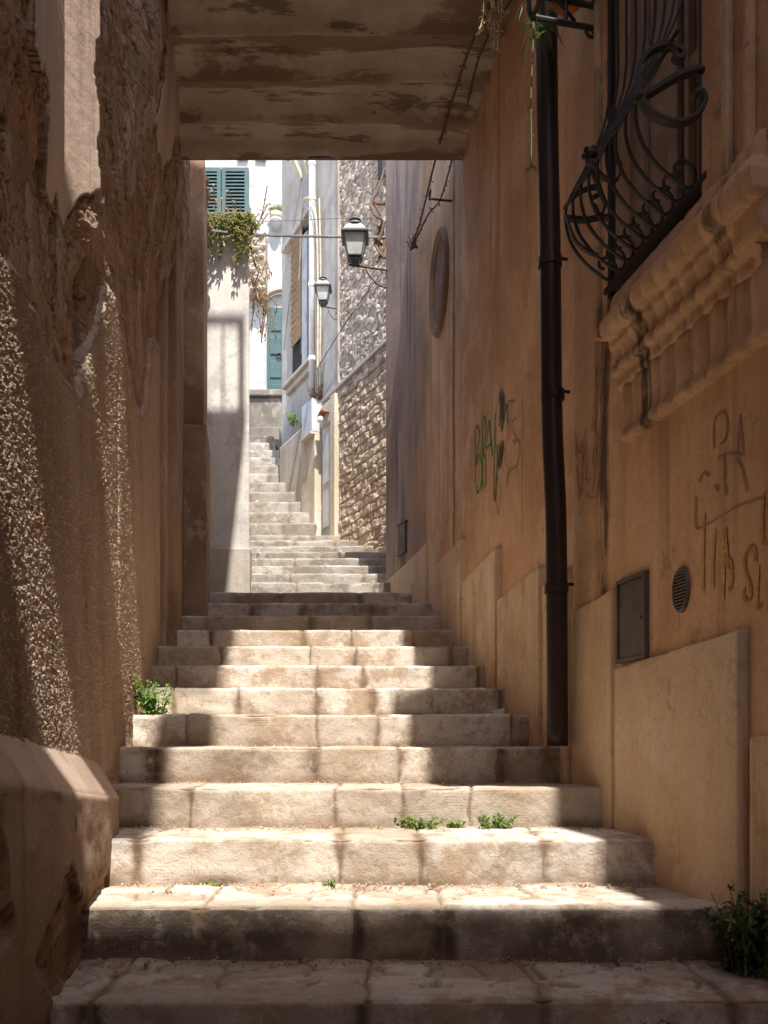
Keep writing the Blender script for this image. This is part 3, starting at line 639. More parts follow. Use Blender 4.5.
graffiti('yellow_graffiti', 'yellow sprayed letters on the ochre wall near the round vent', WN, z2,
  [[(60, 560), (58, 760), (58, 900)], [(108, 625), (102, 760), (100, 880)], [(145, 935), (150, 760), (152, 620), (162, 720), (166, 800)], [(140, 770), (180, 765), (182, 870), (172, 890)],
   [(290, 770), (285, 715), (262, 700), (240, 760), (250, 830), (268, 880), (262, 935), (240, 930), (236, 890)], [(300, 790), (296, 960), (315, 955)], [(345, 820), (343, 960), (360, 955)],
   [(345, 460), (325, 480), (318, 600), (325, 680), (347, 670)], [(352, 460), (362, 480)]], .014, 'yellow_paint', .003)
graffiti('pencil_graffiti', 'thin grey scribbled letters on the ochre wall under the window apron', WN, z2,
  [[(105, 260), (105, 150), (130, 105), (155, 105), (165, 160), (155, 220), (135, 240)], [(220, 110), (208, 280)], [(220, 125), (235, 280)], [(122, 310), (140, 292), (200, 285), (235, 295)], [(145, 300), (155, 350), (150, 400)], [(200, 310), (225, 340), (252, 450)], [(35, 410), (60, 370), (85, 385)],
   [(110, 420), (125, 450)], [(150, 410), (160, 470)], [(22, 480), (25, 605), (55, 610), (150, 555), (210, 520), (320, 480)]], .0075, 'pencil_paint', .003)
graffiti('marker_graffiti', 'reddish marker scribble on the ochre wall between drainpipe and dark stain', WN, z3,
  [[(145, 240), (150, 440)], [(150, 330), (185, 400), (200, 290)], [(205, 270), (215, 460), (240, 330)], [(235, 180), (240, 390)], [(300, 60), (295, 200)], [(320, 330), (300, 470), (318, 520), (312, 660), (298, 770)], [(150, 520), (170, 700), (190, 780)],
   [(205, 430), (210, 640), (190, 760)], [(250, 460), (245, 650), (285, 640)], [(170, 820), (200, 740)], [(240, 770), (280, 820), (340, 790), (355, 680)]], .006, 'sepia_paint', .003)

# fittings on the ochre wall
cv = thing('utility_cover', 'dark metal utility door set in the ochre wall above the dado', 'utility cover', WN.P(3.1, .45))
d0, d1 = WN.dp(647.5), WN.dp(622); b = MB(); WN.box(b, d0, d1, .335, .62, -.01, .012)
b.build('door', M['steel'], cv, bevel=.003)
b = MB()
for a in ((d0 - .012, d0 - .001, .32, .635), (d1 + .001, d1 + .012, .32, .635), (d0, d1, .621, .635), (d0, d1, .32, .334)): WN.box(b, *a, -.01, .02)
b.build('frame', M['steel'], cv); b = MB(); b.ball(WN.P(3.08, .47, .014), .008, 6); b.build('lock', M['iron'], cv)
vd = WN.dp(682.5); vz = (HY - 590) / F * vd
vt = thing('wall_vent', 'round slatted vent cover on the ochre wall', 'vent', WN.P(vd, vz))
oval(WN, vd, vz, .045, .072, 'rim', [(1.06, -.005), (1.06, .010), (.98, .014), (.88, .012), (.88, .002)], 'steel', vt)
oval(WN, vd, vz, .045, .072, 'backing', [(.9, .003), (.01, .003)], 'dark', vt)
b = MB()
for i in range(-5, 6):
    h = math.sqrt(max(.02, 1 - (i / 5.9) ** 2)) * .038
    WN.box(b, vd - h, vd + h, vz + i * .0112 - .003, vz + i * .0112 + .002, .004, .012)
b.build('slats', M['steel'], vt)
mp = WQ.P(WQ.dp(403), 1.85); mc = thing('meter_plate', 'narrow dark plate on the grey wall end above the last dado panel', 'meter cover', mp)
b = MB(); da = WQ.dp(403.); WQ.box(b, da - .07, da + .07, 1.66, 1.90, -.01, .018); b.build('plate', M['steel'], mc, bevel=.003)
b = MB(); WQ.box(b, da - .085, da + .085, 1.902, 1.915, -.01, .022); b.build('frame', M['steel'], mc); b = MB(); WQ.box(b, da - .085, da + .085, 1.645, 1.658, -.01, .022); b.build('frame', M['steel'], mc)
# drainpipe
DP = thing('drainpipe', 'thick dark brown drainpipe running down the ochre wall to the steps', 'drainpipe', WN.P(3.74, .02, .075))
q = [pt(547, -330, 3.63), pt(547, 60, 3.63), pt(550, 250, 3.63), pt(552, 420, 3.63), pt(556, 520, 3.63), pt(557, 640, 3.63), pt(557.5, 746, 3.63)]
b = MB(); b.tube(catmull(q, 8), .045, 20); b.build('pipe', M['pipe'], DP, True)
for y in (262, 395, 588):
    b = MB(); p0, p1 = pt(550 + (y - 262) * .02, y - 4, 3.63), pt(550 + (y - 262) * .02, y + 5, 3.63)
    b.tube([p0, p1], .051, 20); b.tube([(p0[0] + .04, p0[1], p0[2]), (p0[0] + .075, p0[1] + .01, p0[2])], .007, 6); b.build('collar', M['pipe'], DP)

# wrought iron belly grille in front of the window
GR = thing('window_grille', 'black wrought iron belly grille with scrolls over the window sill', 'window grille', WW.P(2.95, 1.76))
def barpath(d):
    pr = [(.02, 3.4), (.02, 2.75), (.022, 2.5), (.06, 2.34), (.135, 2.19), (.19, 2.08), (.20, 2.0), (.175, 1.92), (.125, 1.86), (.075, 1.825), (.025, 1.80), (-.005, 1.82), (-.005, 1.86), (.03, 1.885), (.062, 1.87), (.06, 1.845), (.04, 1.84)]
    return catmull([WW.P(d, z, n + .02) for n, z in pr], 5)
for i in range(9):
    d = 3.24 - i * (3.24 - 2.70) / 8
    b = MB(); b.strap(barpath(d), .011, .007, (WW.s, 1, 0)); b.build('bar', M['iron'], GR)
b = MB(); WW.box(b, 2.60, 3.29, 1.768, 1.788, .0, .04); b.build('base_rail', M['iron'], GR)
for k in (0, 1):
    b = MB(); b.tube([WW.P(2.50 + .75 * t, 2.055 + .055 * k + .006 * math.sin(t * 40 + k), .222 - .03 * k) for t in np.linspace(0, 1, 30)], .0065, 6); b.build('belt_rail', M['iron'], GR, True)
b = MB(); WW.box(b, 2.615, 2.65, 1.75, 3.4, .004, .03); b.build('post', M['iron'], GR)
b = MB(); WW.box(b, 3.26, 3.29, 1.75, 3.4, .004, .026); b.build('post', M['iron'], GR)
def scroll(px, d, w, t, name='scroll'):
    mb = MB(); p_ = catmull([pt(x, y, d) for x, y in px], 6); m_ = len(p_)
    mb.strap(p_, w, t, (0, 1, 0)); return mb.build(name, M['iron'], GR, bevel=.002)
scroll([(640, 100), (637, 80), (641, 62), (654, 49), (670, 46), (681, 51), (683, 58), (677, 59), (674, 55)], 2.56, .03, .014)
scroll([(641, 98), (655, 90), (675, 78), (690, 72), (700, 70)], 2.55, .03, .017)
scroll([(641, 100), (650, 113), (665, 121), (681, 123), (695, 117), (704, 105), (703, 95), (697, 93), (693, 97)], 2.54, .03, .013)
scroll([(590, 160), (603, 177), (616, 180), (621, 168), (616, 158)], 3.0, .022, .009); scroll([(590, 165), (600, 190), (605, 205), (600, 215), (594, 205)], 3.05, .022, .009)
scroll([(568, 203), (580, 192), (596, 187), (600, 193), (592, 198)], 3.2, .03, .009); scroll([(566, 218), (585, 220), (603, 217), (610, 219)], 3.2, .03, .012)
scroll([(566, 215), (575, 240), (590, 253), (598, 255)], 3.18, .02, .008); scroll([(690, 68), (696, 74), (699, 82), (695, 84)], 2.55, .012, .006)
b = MB(); b.ball(pt(701, 70, 2.55), .013, 8); b.build('knob', M['iron'], GR, True); b = MB(); b.ball(pt(640, 98, 2.56), .017, 8); b.build('knob', M['iron'], GR, True)
b = MB(); b.ball(pt(591, 155, 3.02), .022, 8); b.ball(pt(594, 163, 3.02), .016, 8)
for i in range(6): b.ball(pt(591 + 7 * math.cos(i), 155 + 7 * math.sin(i), 3.02), .011, 5)
b.build('rosette', M['iron'], GR, True)

# flower basket above the grille
FB = thing('flower_basket', 'iron flower basket holding a pot high beside the drainpipe', 'plant basket', WN.P(3.42, 2.9, .1))
b = MB()
for d in (3.42, 3.1, 2.8):
    for z in (2.885, 2.975): b.tube([WN.P(d, z, -.01), WN.P(d, z, .30)], .011, 8)
    b.tube(catmull([WN.P(d, 2.885, .30), WN.P(d, 2.93, .315), WN.P(d, 3.1, .31)], 5), .009, 6)
    b.tube(catmull([WN.P(d, 2.885, .05), WN.P(d, 2.855, .035), WN.P(d, 2.85, .06), WN.P(d, 2.87, .075)], 5), .007, 6)
for z, n in ((2.885, .30), (2.975, .30), (3.1, .31), (2.975, .15), (2.975, .05)): b.tube([WN.P(2.7, z, n), WN.P(3.43, z, n)], .009, 8)
b.tube([WN.P(3.42, 2.885, .16), WN.P(3.42, 2.975, .16)], .009, 6); b.tube([WN.P(3.42, 2.9, .12), WN.P(3.42, 2.975, .2)], .007, 6)
b.build('frame', M['iron'], FB)
PT = thing('flower_pot', 'terracotta pot in the iron basket beside the drainpipe', 'flower pot', WN.P(3.36, 2.985, .13))
b = MB(); b.lathe([(.05, 0), (.07, .02), (.085, .14), (.095, .145), (.095, .17), (.08, .17), (.078, .15)], WN.P(3.45, 2.985, .14), 20); b.build('pot', M['terra'], PT, True)

# ------------------------------------------------------------------ plants
def leaf(mb, p, dirv, L, w, droop=.3, fold=.25):
    d = Vector(dirv).normalized(); s = d.cross(Vector((0, 0, 1)))
    s = s.normalized() if s.length > .01 else Vector((1, 0, 0)); u = s.cross(d)
    p = Vector(p); m = p + d * L * .45 + u * L * .05; t = p + d * L - Vector((0, 0, 1)) * droop * L
    mb.add([p, m + s * w / 2 + u * fold * w, t, m - s * w / 2 + u * fold * w, m], [(0, 4, 1), (1, 4, 2), (2, 4, 3), (3, 4, 0)])
def rdir(zmin=-.2, zmax=.9):
    a = random.uniform(0, 2 * PI); z = random.uniform(zmin, zmax); r = math.sqrt(max(.05, 1 - z * z)); return Vector((r * math.cos(a), r * math.sin(a), z))
def bushy(name, label, cat, base, w, h, nstem, nleaf, L, leafmat, stemmat='stemgreen', group=None, lean=(0, 0), zmax=.9, root=.45):
    t = thing(name, label, cat, base, group); st, lf = MB(), MB(); B = Vector(base)
    for i in range(nstem):
        e = Vector((random.uniform(-w, w) / 2 + lean[0] * h, random.uniform(-w, w) / 2 * .8 + lean[1] * h, h * random.uniform(.45, 1)))
        q = catmull([B + Vector((e.x * root, e.y * root, -.01)), B + Vector((e.x * (root + .2), e.y * (root + .2), e.z * .55)), B + e], 5)
        st.tube(q, [max(.0012, .004 * (1 - k / len(q)) * (h / .2)) for k in range(len(q))], 5)
        for k in range(nleaf):
            f = random.uniform(.04, 1.); j = min(len(q) - 1, int(f * (len(q) - 1)))
            leaf(lf, q[j], rdir(-.3, zmax), L * random.uniform(.6, 1.2), L * random.uniform(.4, .62))
    st.build('stem', M[stemmat], t); lf.build('foliage', M[leafmat], t); return t
bushy('leafy_plant', 'bright green leafy plant growing on a step at the foot of the roughcast wall', 'plant', (-1.155, 4.27, .16), .20, .215, 22, 13, .042, 'leaf')
bushy('dark_bush', 'dark leafy bush in the shaded corner at the right of the lowest steps', 'bush', (1.05, 2.42, -.635), .28, .25, 40, 16, .043, 'darkleaf', lean=(-.05, -.1))
gw = 'weeds sprouting in the joints of the sunlit step'
for (x, w, h, n, lb) in ((.145, .22, .055, 26, 'longest low green weed in the sunlit joint of the third step'), (.285, .08, .036, 9, 'tiny middle weed between two larger weeds on the sunlit step'), (.43, .20, .065, 24, 'rightmost green weed tuft at the foot of the sunlit riser')):
    bushy('weed', lb, 'weed', (x, 3.335, -.322), w, h, n, 9, .026, 'weed', group=gw)
bushy('weed', 'small weed in front of the bottom step, lower right', 'weed', (.69, 2.10, -.80), .13, .13, 12, 9, .032, 'darkleaf', group='weeds on the shaded lower steps')
bushy('weed', 'tiny weed at the back of the second tread near the centre', 'weed', (-.19, 2.93, -.482), .06, .025, 6, 7, .02, 'weed', group='weeds on the shaded lower steps')
bushy('weed', 'tiny weed at the back of the second tread towards the left wall', 'weed', (-.585, 2.93, -.482), .07, .016, 6, 7, .018, 'weed', group='weeds on the shaded lower steps')
# tendril and spider leaves from the basket, dry flower stalks at the slab edge
tv = thing('trailing_plant', 'spider plant trailing one long thin tendril beside the drainpipe', 'plant', pt(536, 20, 3.5)); st, lf = MB(), MB()
q = catmull([pt(534, 10, 3.5), pt(533, 50, 3.5), pt(531, 95, 3.5), pt(531.5, 140, 3.5), pt(531, 168, 3.5)], 8); st.tube(q, .0025, 5)
for p in q[18:]: leaf(lf, p, rdir(-.9, .2), .02, .007)
for i in range(9): leaf(lf, q[-1], rdir(-.6, .5), .035, .008)
for i in range(26):
    a = Vector(pt(532 + random.uniform(-6, 12), 22 + random.uniform(-20, 14), 3.45)); leaf(lf, a, (random.uniform(-1, .8), random.uniform(-.6, .6), random.uniform(-.9, .2)), random.uniform(.06, .12), .014, .7)
st.build('stem', M['stemgreen'], tv); lf.build('foliage', M['spider'], tv)
dv = thing('dry_stalks', 'pale dried flower stalks hanging at the right edge of the slab', 'plant', pt(490, -10, 4.4)); st, lf = MB(), MB()
for x0, x1, y1 in ((484, 479, 34), (488, 492, 30), (491, 494, 48), (496, 497, 50), (493, 489, 22), (499, 500, 18)):
    q = catmull([pt(x0, -40, 4.4), pt((x0 + x1) / 2 + 2, y1 * .3, 4.38), pt(x1, y1, 4.36)], 7); st.tube(q, .0035, 5)
    for p in q[5:]:
        for _ in range(3): leaf(lf, p, rdir(-.8, .6), random.uniform(.015, .035), .012)
st.build('stem', M['straws'], dv); lf.build('foliage', M['straws'], dv)

# barbed strands on hooks under the slab
def wire(name, label, path, r, mat, k=6, barbs=0, cat='cable', group=None, hooks=()):
    mb = MB(); q = catmull(path, k); mb.tube(q, r, 6)
    for i in range(barbs):
        p = Vector(q[int((i + .5) / barbs * (len(q) - 1))]); mb.tube([p + rdir(-.9, .9) * .03, p, p + rdir(-.9, .9) * .03], r * .55, 4)
    o = tag(mb.build(name, M[mat]), label, cat, group)
    return o
WU = Wall(1.342, -.1464, 1)
wire('barbed_cable', 'rusty knotted strand running under the slab edge down to the grey wall', [(.62, 4.35, 3.9), pt(474, 38, 4.55), pt(450, 108, 5.2), pt(434, 165, 5.9), pt(420, 222, 6.6), pt(411, 247, 6.95)], .007, 'rustiron', 8, 22)
wire('barbed_cable', 'rusty knotted strand hooked to the ochre wall next to the slab end', [(.70, 4.35, 3.9), pt(482, 50, 4.75), pt(466, 110, 5.35), pt(452, 160, 5.85), pt(440, 200, 6.3), pt(428, 215, 6.6), pt(411, 250, 6.9)], .006, 'rustiron', 8, 18)
for (a, y, lb) in ((470, 74, 'upper iron wall hook holding the knotted strand'), (452, 111, 'middle iron wall hook holding the knotted strand'), (438, 201, 'lowest iron wall hook beyond the slab end')):
    d = WR.dp(a + 14); w0 = Vector(WR.P(d, (HY - y) / F * d, -.02)); w1 = Vector(WR.P(d, (HY - y) / F * d, .16))
    b = MB(); b.tube([w0, w1] + [w1 + Vector((0, .03 * math.sin(t), .03 - .03 * math.cos(t))) for t in np.linspace(.3, 5, 9)], .008, 6)
    tag(b.build('wall_hook', M['rustiron']), lb, 'hook', 'hooks for the knotted strand')
b = MB()
for i in range(9): b.tube([pt(409 + random.uniform(-5, 8), 240 + random.uniform(-6, 12), 6.9), pt(411 + random.uniform(-3, 6), 246, 6.9), pt(409 + random.uniform(-3, 9), 240 + random.uniform(-6, 12), 6.92)], .009, 5)
tag(b.build('wire_knot', M['rustiron']), 'knot of rusty wire at the lower end of the two strands', 'wire')

# ------------------------------------------------------------------ beyond the passage
# weathered white wall across the left of the lane
GW = thing('plastered_wall', 'weathered white plaster wall end with a railing shadow left of the sunny steps', 'wall', (-2, 7.4, 1.2))
yy = np.arange(1.0, 4.52, .03)
b = MB(); b.prism([(-3.6, 7.36), (-1.165, 7.36), (-1.165 - .17 * 5.2, 12.5), (-3.6, 12.5)], .8, 4.5); b.build('wall', M['mid'], GW, bevel=.02)
b = MB(); b.prism([(-3.6, 7.335), (-1.158, 7.335), (-1.163, 7.5), (-3.6, 7.5)], .8, 1.72); b.build('base', M['midbase'], GW, bevel=.012)
rr = random.Random(3)
hs = thing('hanging_succulent', 'yellow green succulent hanging over the top of the white plaster wall', 'plant', (-1.45, 7.3, 4.5)); st, lf = MB(), MB()
for i in range(24):
    x = rr.uniform(-1.62, -1.09); Lh = rr.choice([.06, .1, .12, .2, .3, .42]) * (1.2 if x > -1.2 else 1) * rr.uniform(.6, 1)
    q = catmull([(x, 7.45, 4.5), (x + rr.uniform(-.03, .03), 7.30, 4.56), (x + rr.uniform(-.06, .06), 7.27, 4.5 - Lh * .5), (x + rr.uniform(-.08, .08), 7.28, 4.5 - Lh)], 7); st.tube(q, .005, 4)
    for p in q[3:]:
        for _ in range(3): leaf(lf, Vector(p) + Vector((rr.uniform(-.02, .02), rr.uniform(-.03, .01), rr.uniform(-.02, .02))), rdir(-.6, .7), rr.uniform(.03, .055), .02)
for i in range(150): leaf(lf, (rr.uniform(-1.62, -1.10), rr.uniform(7.27, 7.5), 4.5 + rr.uniform(-.02, .09) * (1 - .0)), rdir(-.3, .9), rr.uniform(.03, .06), .022)
st.build('stem', M['stem'], hs); lf.build('foliage', M['succ'], hs)
ds_ = thing('dry_shrub', 'bare reddish twigs of a dry shrub above the hanging succulent', 'shrub', (-1.3, 7.6, 4.5)); st, lf = MB(), MB()
for i in range(18):
    x = rr.uniform(-1.6, -1.15); e = (x + rr.uniform(-.1, .22), 7.6 + rr.uniform(-.1, .2), 4.5 + rr.uniform(.15, .5))
    q = catmull([(x, 7.6, 4.48), ((x + e[0]) / 2 + .03, 7.6, (4.5 + e[2]) / 2), e], 5); st.tube(q, .005, 4)
    for p in q[4:]:
        if rr.random() < .45: leaf(lf, p, rdir(-.6, .6), rr.uniform(.03, .06), .022)
st.build('stem', M['stem'], ds_); lf.build('foliage', M['dry'], ds_)
dh = thing('dry_creeper', 'dry brown creeper hanging off the corner of the white plaster wall', 'plant', (-1.1, 7.6, 4.2)); st, lf = MB(), MB()
for i in range(20):
    x = rr.uniform(-1.18, -1.02); y0 = rr.uniform(7.4, 8.2); Lh = rr.uniform(.1, .6)
    q = catmull([(x - .1, y0, 4.35), (x, y0, 4.3 - Lh * .3), (x + rr.uniform(-.05, .07), y0, 4.3 - Lh)], 6); st.tube(q, .004, 4)
    for p in q[2:]:
        if rr.random() < .6: leaf(lf, p, rdir(-.9, .4), rr.uniform(.03, .06), .02)
st.build('stem', M['stem'], dh); lf.build('foliage', M['dry'], dh)

# retaining wall, terrace and white house at the head of the steps
RW = thing('retaining_wall', 'dark stone retaining wall with a coping at the head of the steps', 'wall', (-2.8, 17, 5))
b = MB(); b.box(-6, -1.5, 17, 17.4, 4.4, 7.0); b.build('wall', M['greystone'], RW, bevel=.03)
b = MB(); b.box(-6, -1.5, 16.93, 17.42, 7.003, 7.13); b.build('coping', M['greystone'], RW, bevel=.02)
b = MB(); b.box(-2.55, -1.9, 14.6, 16.9, 4.9, 5.35); b.box(-2.42, -1.9, 15.4, 16.9, 5.352, 5.8); tag(b.build('side_steps', M['greystone'], bevel=.02), kind='structure')
te = MB(); te.box(-9, 3, 17.42, 20, 4.4, 7.05); tag(te.build('terrace', M['greystone']), kind='structure')
te = MB(); te.box(-9, -1.2, 14.0, 17.0, 4.0, 5.07); tag(te.build('landing', M['greystone']), kind='structure')
WH = thing('white_house', 'whitewashed house with teal shutters and a teal door at the head of the steps', 'house', (-3, 20, 7))
b = MB(); b.box(-9, 1, 20, 26, 4.4, 17); b.build('wall', M['white'], WH, bevel=.02)
b = MB(); b.box(-3.16, -2.74, 19.66, 19.99, 10.5, 11.9)
for i in range(60): b.ball((rr.uniform(-3.12, -2.78), 19.66, rr.uniform(10.55, 11.85)), rr.uniform(.04, .08), 4)
b.build('stone_buttress', M['rubble'], WH)
dr = MB(); x0, z0, _ = 0, 0, 0
dx0, dx1, dz0, dz1 = (267.5 - CX) / F * 20, (283 - CX) / F * 20, 8.0, (HY - 309) / F * 20
b = MB(); b.box(dx0, dx1 + .35, 19.93, 19.99, dz0 - 1, dz1); door = b.build('door', M['teal'], WH)
b = MB()
for k in range(4): b.box(dx0 + .07, dx0 + .33, 19.905, 19.929, dz0 + .1 + k * .55, dz0 + .5 + k * .55); b.box(dx0 + .40, dx1 + .28, 19.905, 19.929, dz0 + .1 + k * .55, dz0 + .5 + k * .55)
b.build('door_panel', M['teal'], door, bevel=.01)
b = MB(); b.tube([(dx0 + .28 + .06 * math.sin(a), 19.88, 9.15 + .06 * math.cos(a)) for a in np.linspace(0, 2 * PI, 12)], .012, 6); b.build('knocker', M['iron'], door)
b = MB(); b.tube([(dx0 - .08 + (dx1 + .42 - dx0 + .08) * (.5 - .5 * math.cos(a)), 19.9, dz1 + .05 + .35 * math.sin(a)) for a in np.linspace(0, PI, 14)], .07, 6); b.build('stone_arch', M['rubble'], WH)
def shutter(name, x0, x1, z0, z1, y, mat, parent, n=14):
    fr = MB(); fw = .09
    for (a, c, e, g_) in ((x0, x0 + fw, z0, z1), (x1 - fw, x1, z0, z1), (x0 + fw, x1 - fw, z1 - fw, z1), (x0 + fw, x1 - fw, z0, z0 + fw)): fr.box(a, c, y - .05, y, e, g_)
    o = fr.build(name, M[mat], parent); sl = MB()
    for i in range(n):
        zc = z0 + fw + (z1 - z0 - 2 * fw) * (i + .5) / n; h = (z1 - z0 - 2 * fw) / n
        sl.hexa([(x0 + fw, y - .055, zc - h * .45), (x1 - fw, y - .055, zc - h * .45), (x1 - fw, y - .01, zc + h * .25), (x0 + fw, y - .01, zc + h * .25), (x0 + fw, y - .055, zc - h * .25), (x1 - fw, y - .055, zc - h * .25), (x1 - fw, y - .01, zc + h * .45), (x0 + fw, y - .01, zc + h * .45)])
    sl.build('slats', M[mat], o); return o
wx0, wx1, wz0, wz1 = (203 - CX) / F * 20, (249 - CX) / F * 20, (HY - 214) / F * 20, (HY - 170) / F * 20
b = MB(); b.box(wx0, wx1, 19.97, 19.995, wz0 - .3, wz1); wn = b.build('window', M['dark'], WH)
shutter('shutter', (222.5 - CX) / F * 20, wx1, wz0 - .3, wz1, 19.96, 'teal', wn); shutter('shutter', wx0, (221.5 - CX) / F * 20, wz0 - .3, wz1, 19.96, 'teal', wn)
for px in (243, 261):
    b = MB(); xa = (px - CX) / F * 20; b.box(xa - .12, xa + .12, 19.93, 19.99, (HY - 161) / F * 20, (HY - 150) / F * 20); b.build('roof_bracket', M['zinc'], WH)
cp = thing('wall_planter', 'small planter on a white corbel high on the whitewashed house', 'planter', ((276 - CX) / F * 19.8, 19.8, 12.3))
px_ = (276 - CX) / F * 19.8
b = MB(); b.lathe([(.04, 12.08), (.08, 12.13), (.13, 12.26), (.14, 12.3)], (px_, 19.83, 0), 14); b.build('corbel', M['white'], cp, True)
b = MB(); b.lathe([(.11, 12.302), (.14, 12.33), (.16, 12.43), (.14, 12.44)], (px_, 19.83, 0), 14); b.build('pot', M['cream'], cp, True)
lf = MB()
for i in range(160): leaf(lf, (px_ + rr.uniform(-.15, .15), 19.83 + rr.uniform(-.12, .12), 12.42 + rr.uniform(0, .16)), rdir(-.3, .9), .09, .04)
lf.build('foliage', M['succ'], cp)

# stone house in the sun
def relief_wall(name, W, d0, d1, z0, z1, kind, mat, parent, res=.008, dep=.014):
    D_, Z_ = np.meshgrid(np.arange(d0, d1, res), np.arange(z0, z1, res), indexing='ij'); u = D_ * W.L
    if kind == 'rubble':
        a1, a2, ci = worley(u * 10 + .4 * fbm(u * 6, Z_ * 6, 2, 1), Z_ * 14 + .5 * fbm(u * 5, Z_ * 5, 2, 2), 101)
        j = sstep(.16, .03, a2 - a1); h = dep * (ci - .4) - dep * .9 * j
    else:
        zz = Z_ / .105 + .6 * fbm(u * 5, Z_ * 4, 3, 5); row = np.floor(zz); uu = u / .15 + .5 * fbm(u * 4, Z_ * 9, 2, 15) + row * .47 + .3 * hsh(row, row, 3); cl = np.floor(uu)
        ed = np.minimum(np.minimum(zz - row, 1 - zz + row) * .115, np.minimum(uu - cl, 1 - uu + cl) * .2); ci = hsh(row, cl, 7)
        j = sstep(.018, .002, ed + .03 * fbm(u * 16, Z_ * 16, 4, 6)); h = dep * (ci - .4) - dep * .8 * j
    h = h + .045 * fbm(u * 16, Z_ * 16, 6, 8) + .03 * fbm(u * 3, Z_ * 3, 3, 9)
    h[0, :] = h[-1, :] = -.08; h[:, 0] = h[:, -1] = -.08
    grid(name, np.stack([W.x0 + W.s * D_ + h * W.nx, D_ + h * W.ny, Z_], -1), M[mat], parent, dict(tone=np.clip(ci, 0, 1), joint=j), flip=True)
SH = thing('stone_house', 'sunlit house of rubble over brown coursed stone with a ledge between them', 'house', (.8, 9.8, 2))
b = MB(); b.prism([WE.P(9.2, 0, -.05)[:2], WE.P(10.3, 0, -.05)[:2], (4, 10.3), (4, 9.2)], -2.1, 9.0); b.build('wall', M['farplaster'], SH)
relief_wall('rubble_face', WE, 9.18, 10.31, 4.40, 7.6, 'rubble', 'rubble', SH); relief_wall('coursed_face', WE, 9.18, 10.42, 1.3, 4.36, 'ashlar', 'ashlar', SH)
b = MB(); WE.box(b, 9.15, 10.78, 4.352, 4.395, -.02, .03); WE.box(b, 10.30, 10.325, 4.402, 8.5, -.02, .03); b.build('ledge', M['ledge'], SH, bevel=.01)
b = MB(); WE.box(b, 9.15, 9.25, 6.15, 8, .03, .07); b.build('downpipe_bracket', M['iron'], SH)

# grey house with the straw blind, pipe and pilaster
GH = thing('grey_house', 'grey plastered house with a straw blind and rough socle above the upper steps', 'house', (0, 11.5, 3))
b = MB(); b.prism([WE.P(10.302, 0)[:2], WE.P(12.16, 0)[:2], (-1.1, 13.6), (3, 13.6), (3, 10.302)], -2.1, 9.5); b.build('wall', M['farplaster'], GH)
b = MB(); WE.box(b, 11.0, 12.165, 2.3, 4.28, -.05, .04); b.build('socle', M['midbase'], GH, bevel=.03)
b = MB(); WE.box(b, 11.0, 11.90, 4.98, 5.03, -.05, .11); WE.box(b, 11.02, 11.88, 4.90, 4.979, -.05, .06); b.build('sill', M['ledge'], GH, bevel=.01)
b = MB(); WE.box(b, 11.09, 11.76, 5.042, 6.9, -.02, .008); wd_ = b.build('window', M['dark'], GH)
b = MB()
for i in range(64):
    z = 5.48 + i * .0225; b.tube([WE.P(11.33, z, .055 + .004 * math.sin(i)), WE.P(11.68, z + .01 * math.sin(i * 2.3), .055 + .004 * math.cos(i * 1.7))], .0135, 5)
b.build('blind', M['straw'], wd_)
b = MB(); WE.box(b, 11.26, 11.38, 5.25, 6.7, .01, .05); b.build('shutter', M['teal'], wd_)
b = MB(); WE.box(b, 11.10, 11.25, 5.05, 6.72, .01, .09); b.build('slab', M['greyslab'], GH, bevel=.006)
b = MB(); WE.box(b, 11.0, 11.95, 6.92, 7.0, -.02, .1); b.build('lintel', M['farplaster'], GH)
for k, (a, z) in enumerate(((11.45, 7.75), (11.2, 7.65))):
    b = MB(); b.tube([WE.P(a, z - .1, .0), WE.P(a, z + .22, .16)], .035, 5); b.build('bracket', M['cream'], GH)
d0, d1 = WE.dp(322), WE.dp(308)
b = MB(); WE.box(b, d0, d1, 2.3, 3.99, -.02, .10); b.build('pilaster', M['cream'], GH, bevel=.015)
da, db = WE.dp(334.5), WE.dp(324)
b = MB(); WE.box(b, da, db, 2.4, 4.02, -.02, .02); gd = b.build('door', M['zinc'], GH)
b = MB(); WE.box(b, da + .04, db - .04, 2.75, 3.2, .021, .035); WE.box(b, da + .04, db - .04, 3.3, 3.9, .021, .035); b.build('door_panel', M['zinc'], gd)
b = MB(); WE.box(b, WE.dp(339), da - .002, 2.4, 4.3, -.02, .06); WE.box(b, da, db, 4.022, 4.28, -.02, .05); b.build('door_frame', M['cream'], GH, bevel=.01)
EB = thing('meter_box', 'pale grey meter box on top of the cream pilaster', 'meter box', WE.P(10.95, 4.2, .1))
b = MB(); WE.box(b, WE.dp(322), WE.dp(311.5), 3.995, 4.42, -.01, .14); b.build('box', M['zinc'], EB, bevel=.01)
b = MB(); WE.box(b, WE.dp(322), WE.dp(311), 3.97, 3.994, -.01, .16); b.build('lid', M['cream'], EB)
WP = thing('white_pipe', 'white drainpipe down the grey house to the meter box', 'drainpipe', WE.P(10.93, 4.4, .08))
p = WE.P(10.93, 0, .085); b = MB(); b.tube([(p[0], p[1], 4.43), (p[0], p[1], 9.2)], .042, 12); b.build('pipe', M['whitepipe'], WP, True)
for z in (4.95, 5.9, 7.0, 7.45):
    b = MB(); b.tube([(p[0], p[1], z), (p[0], p[1], z + .05)], .05, 12); b.build('collar', M['whitepipe'], WP)
gp = 'loose cables on the grey house front'
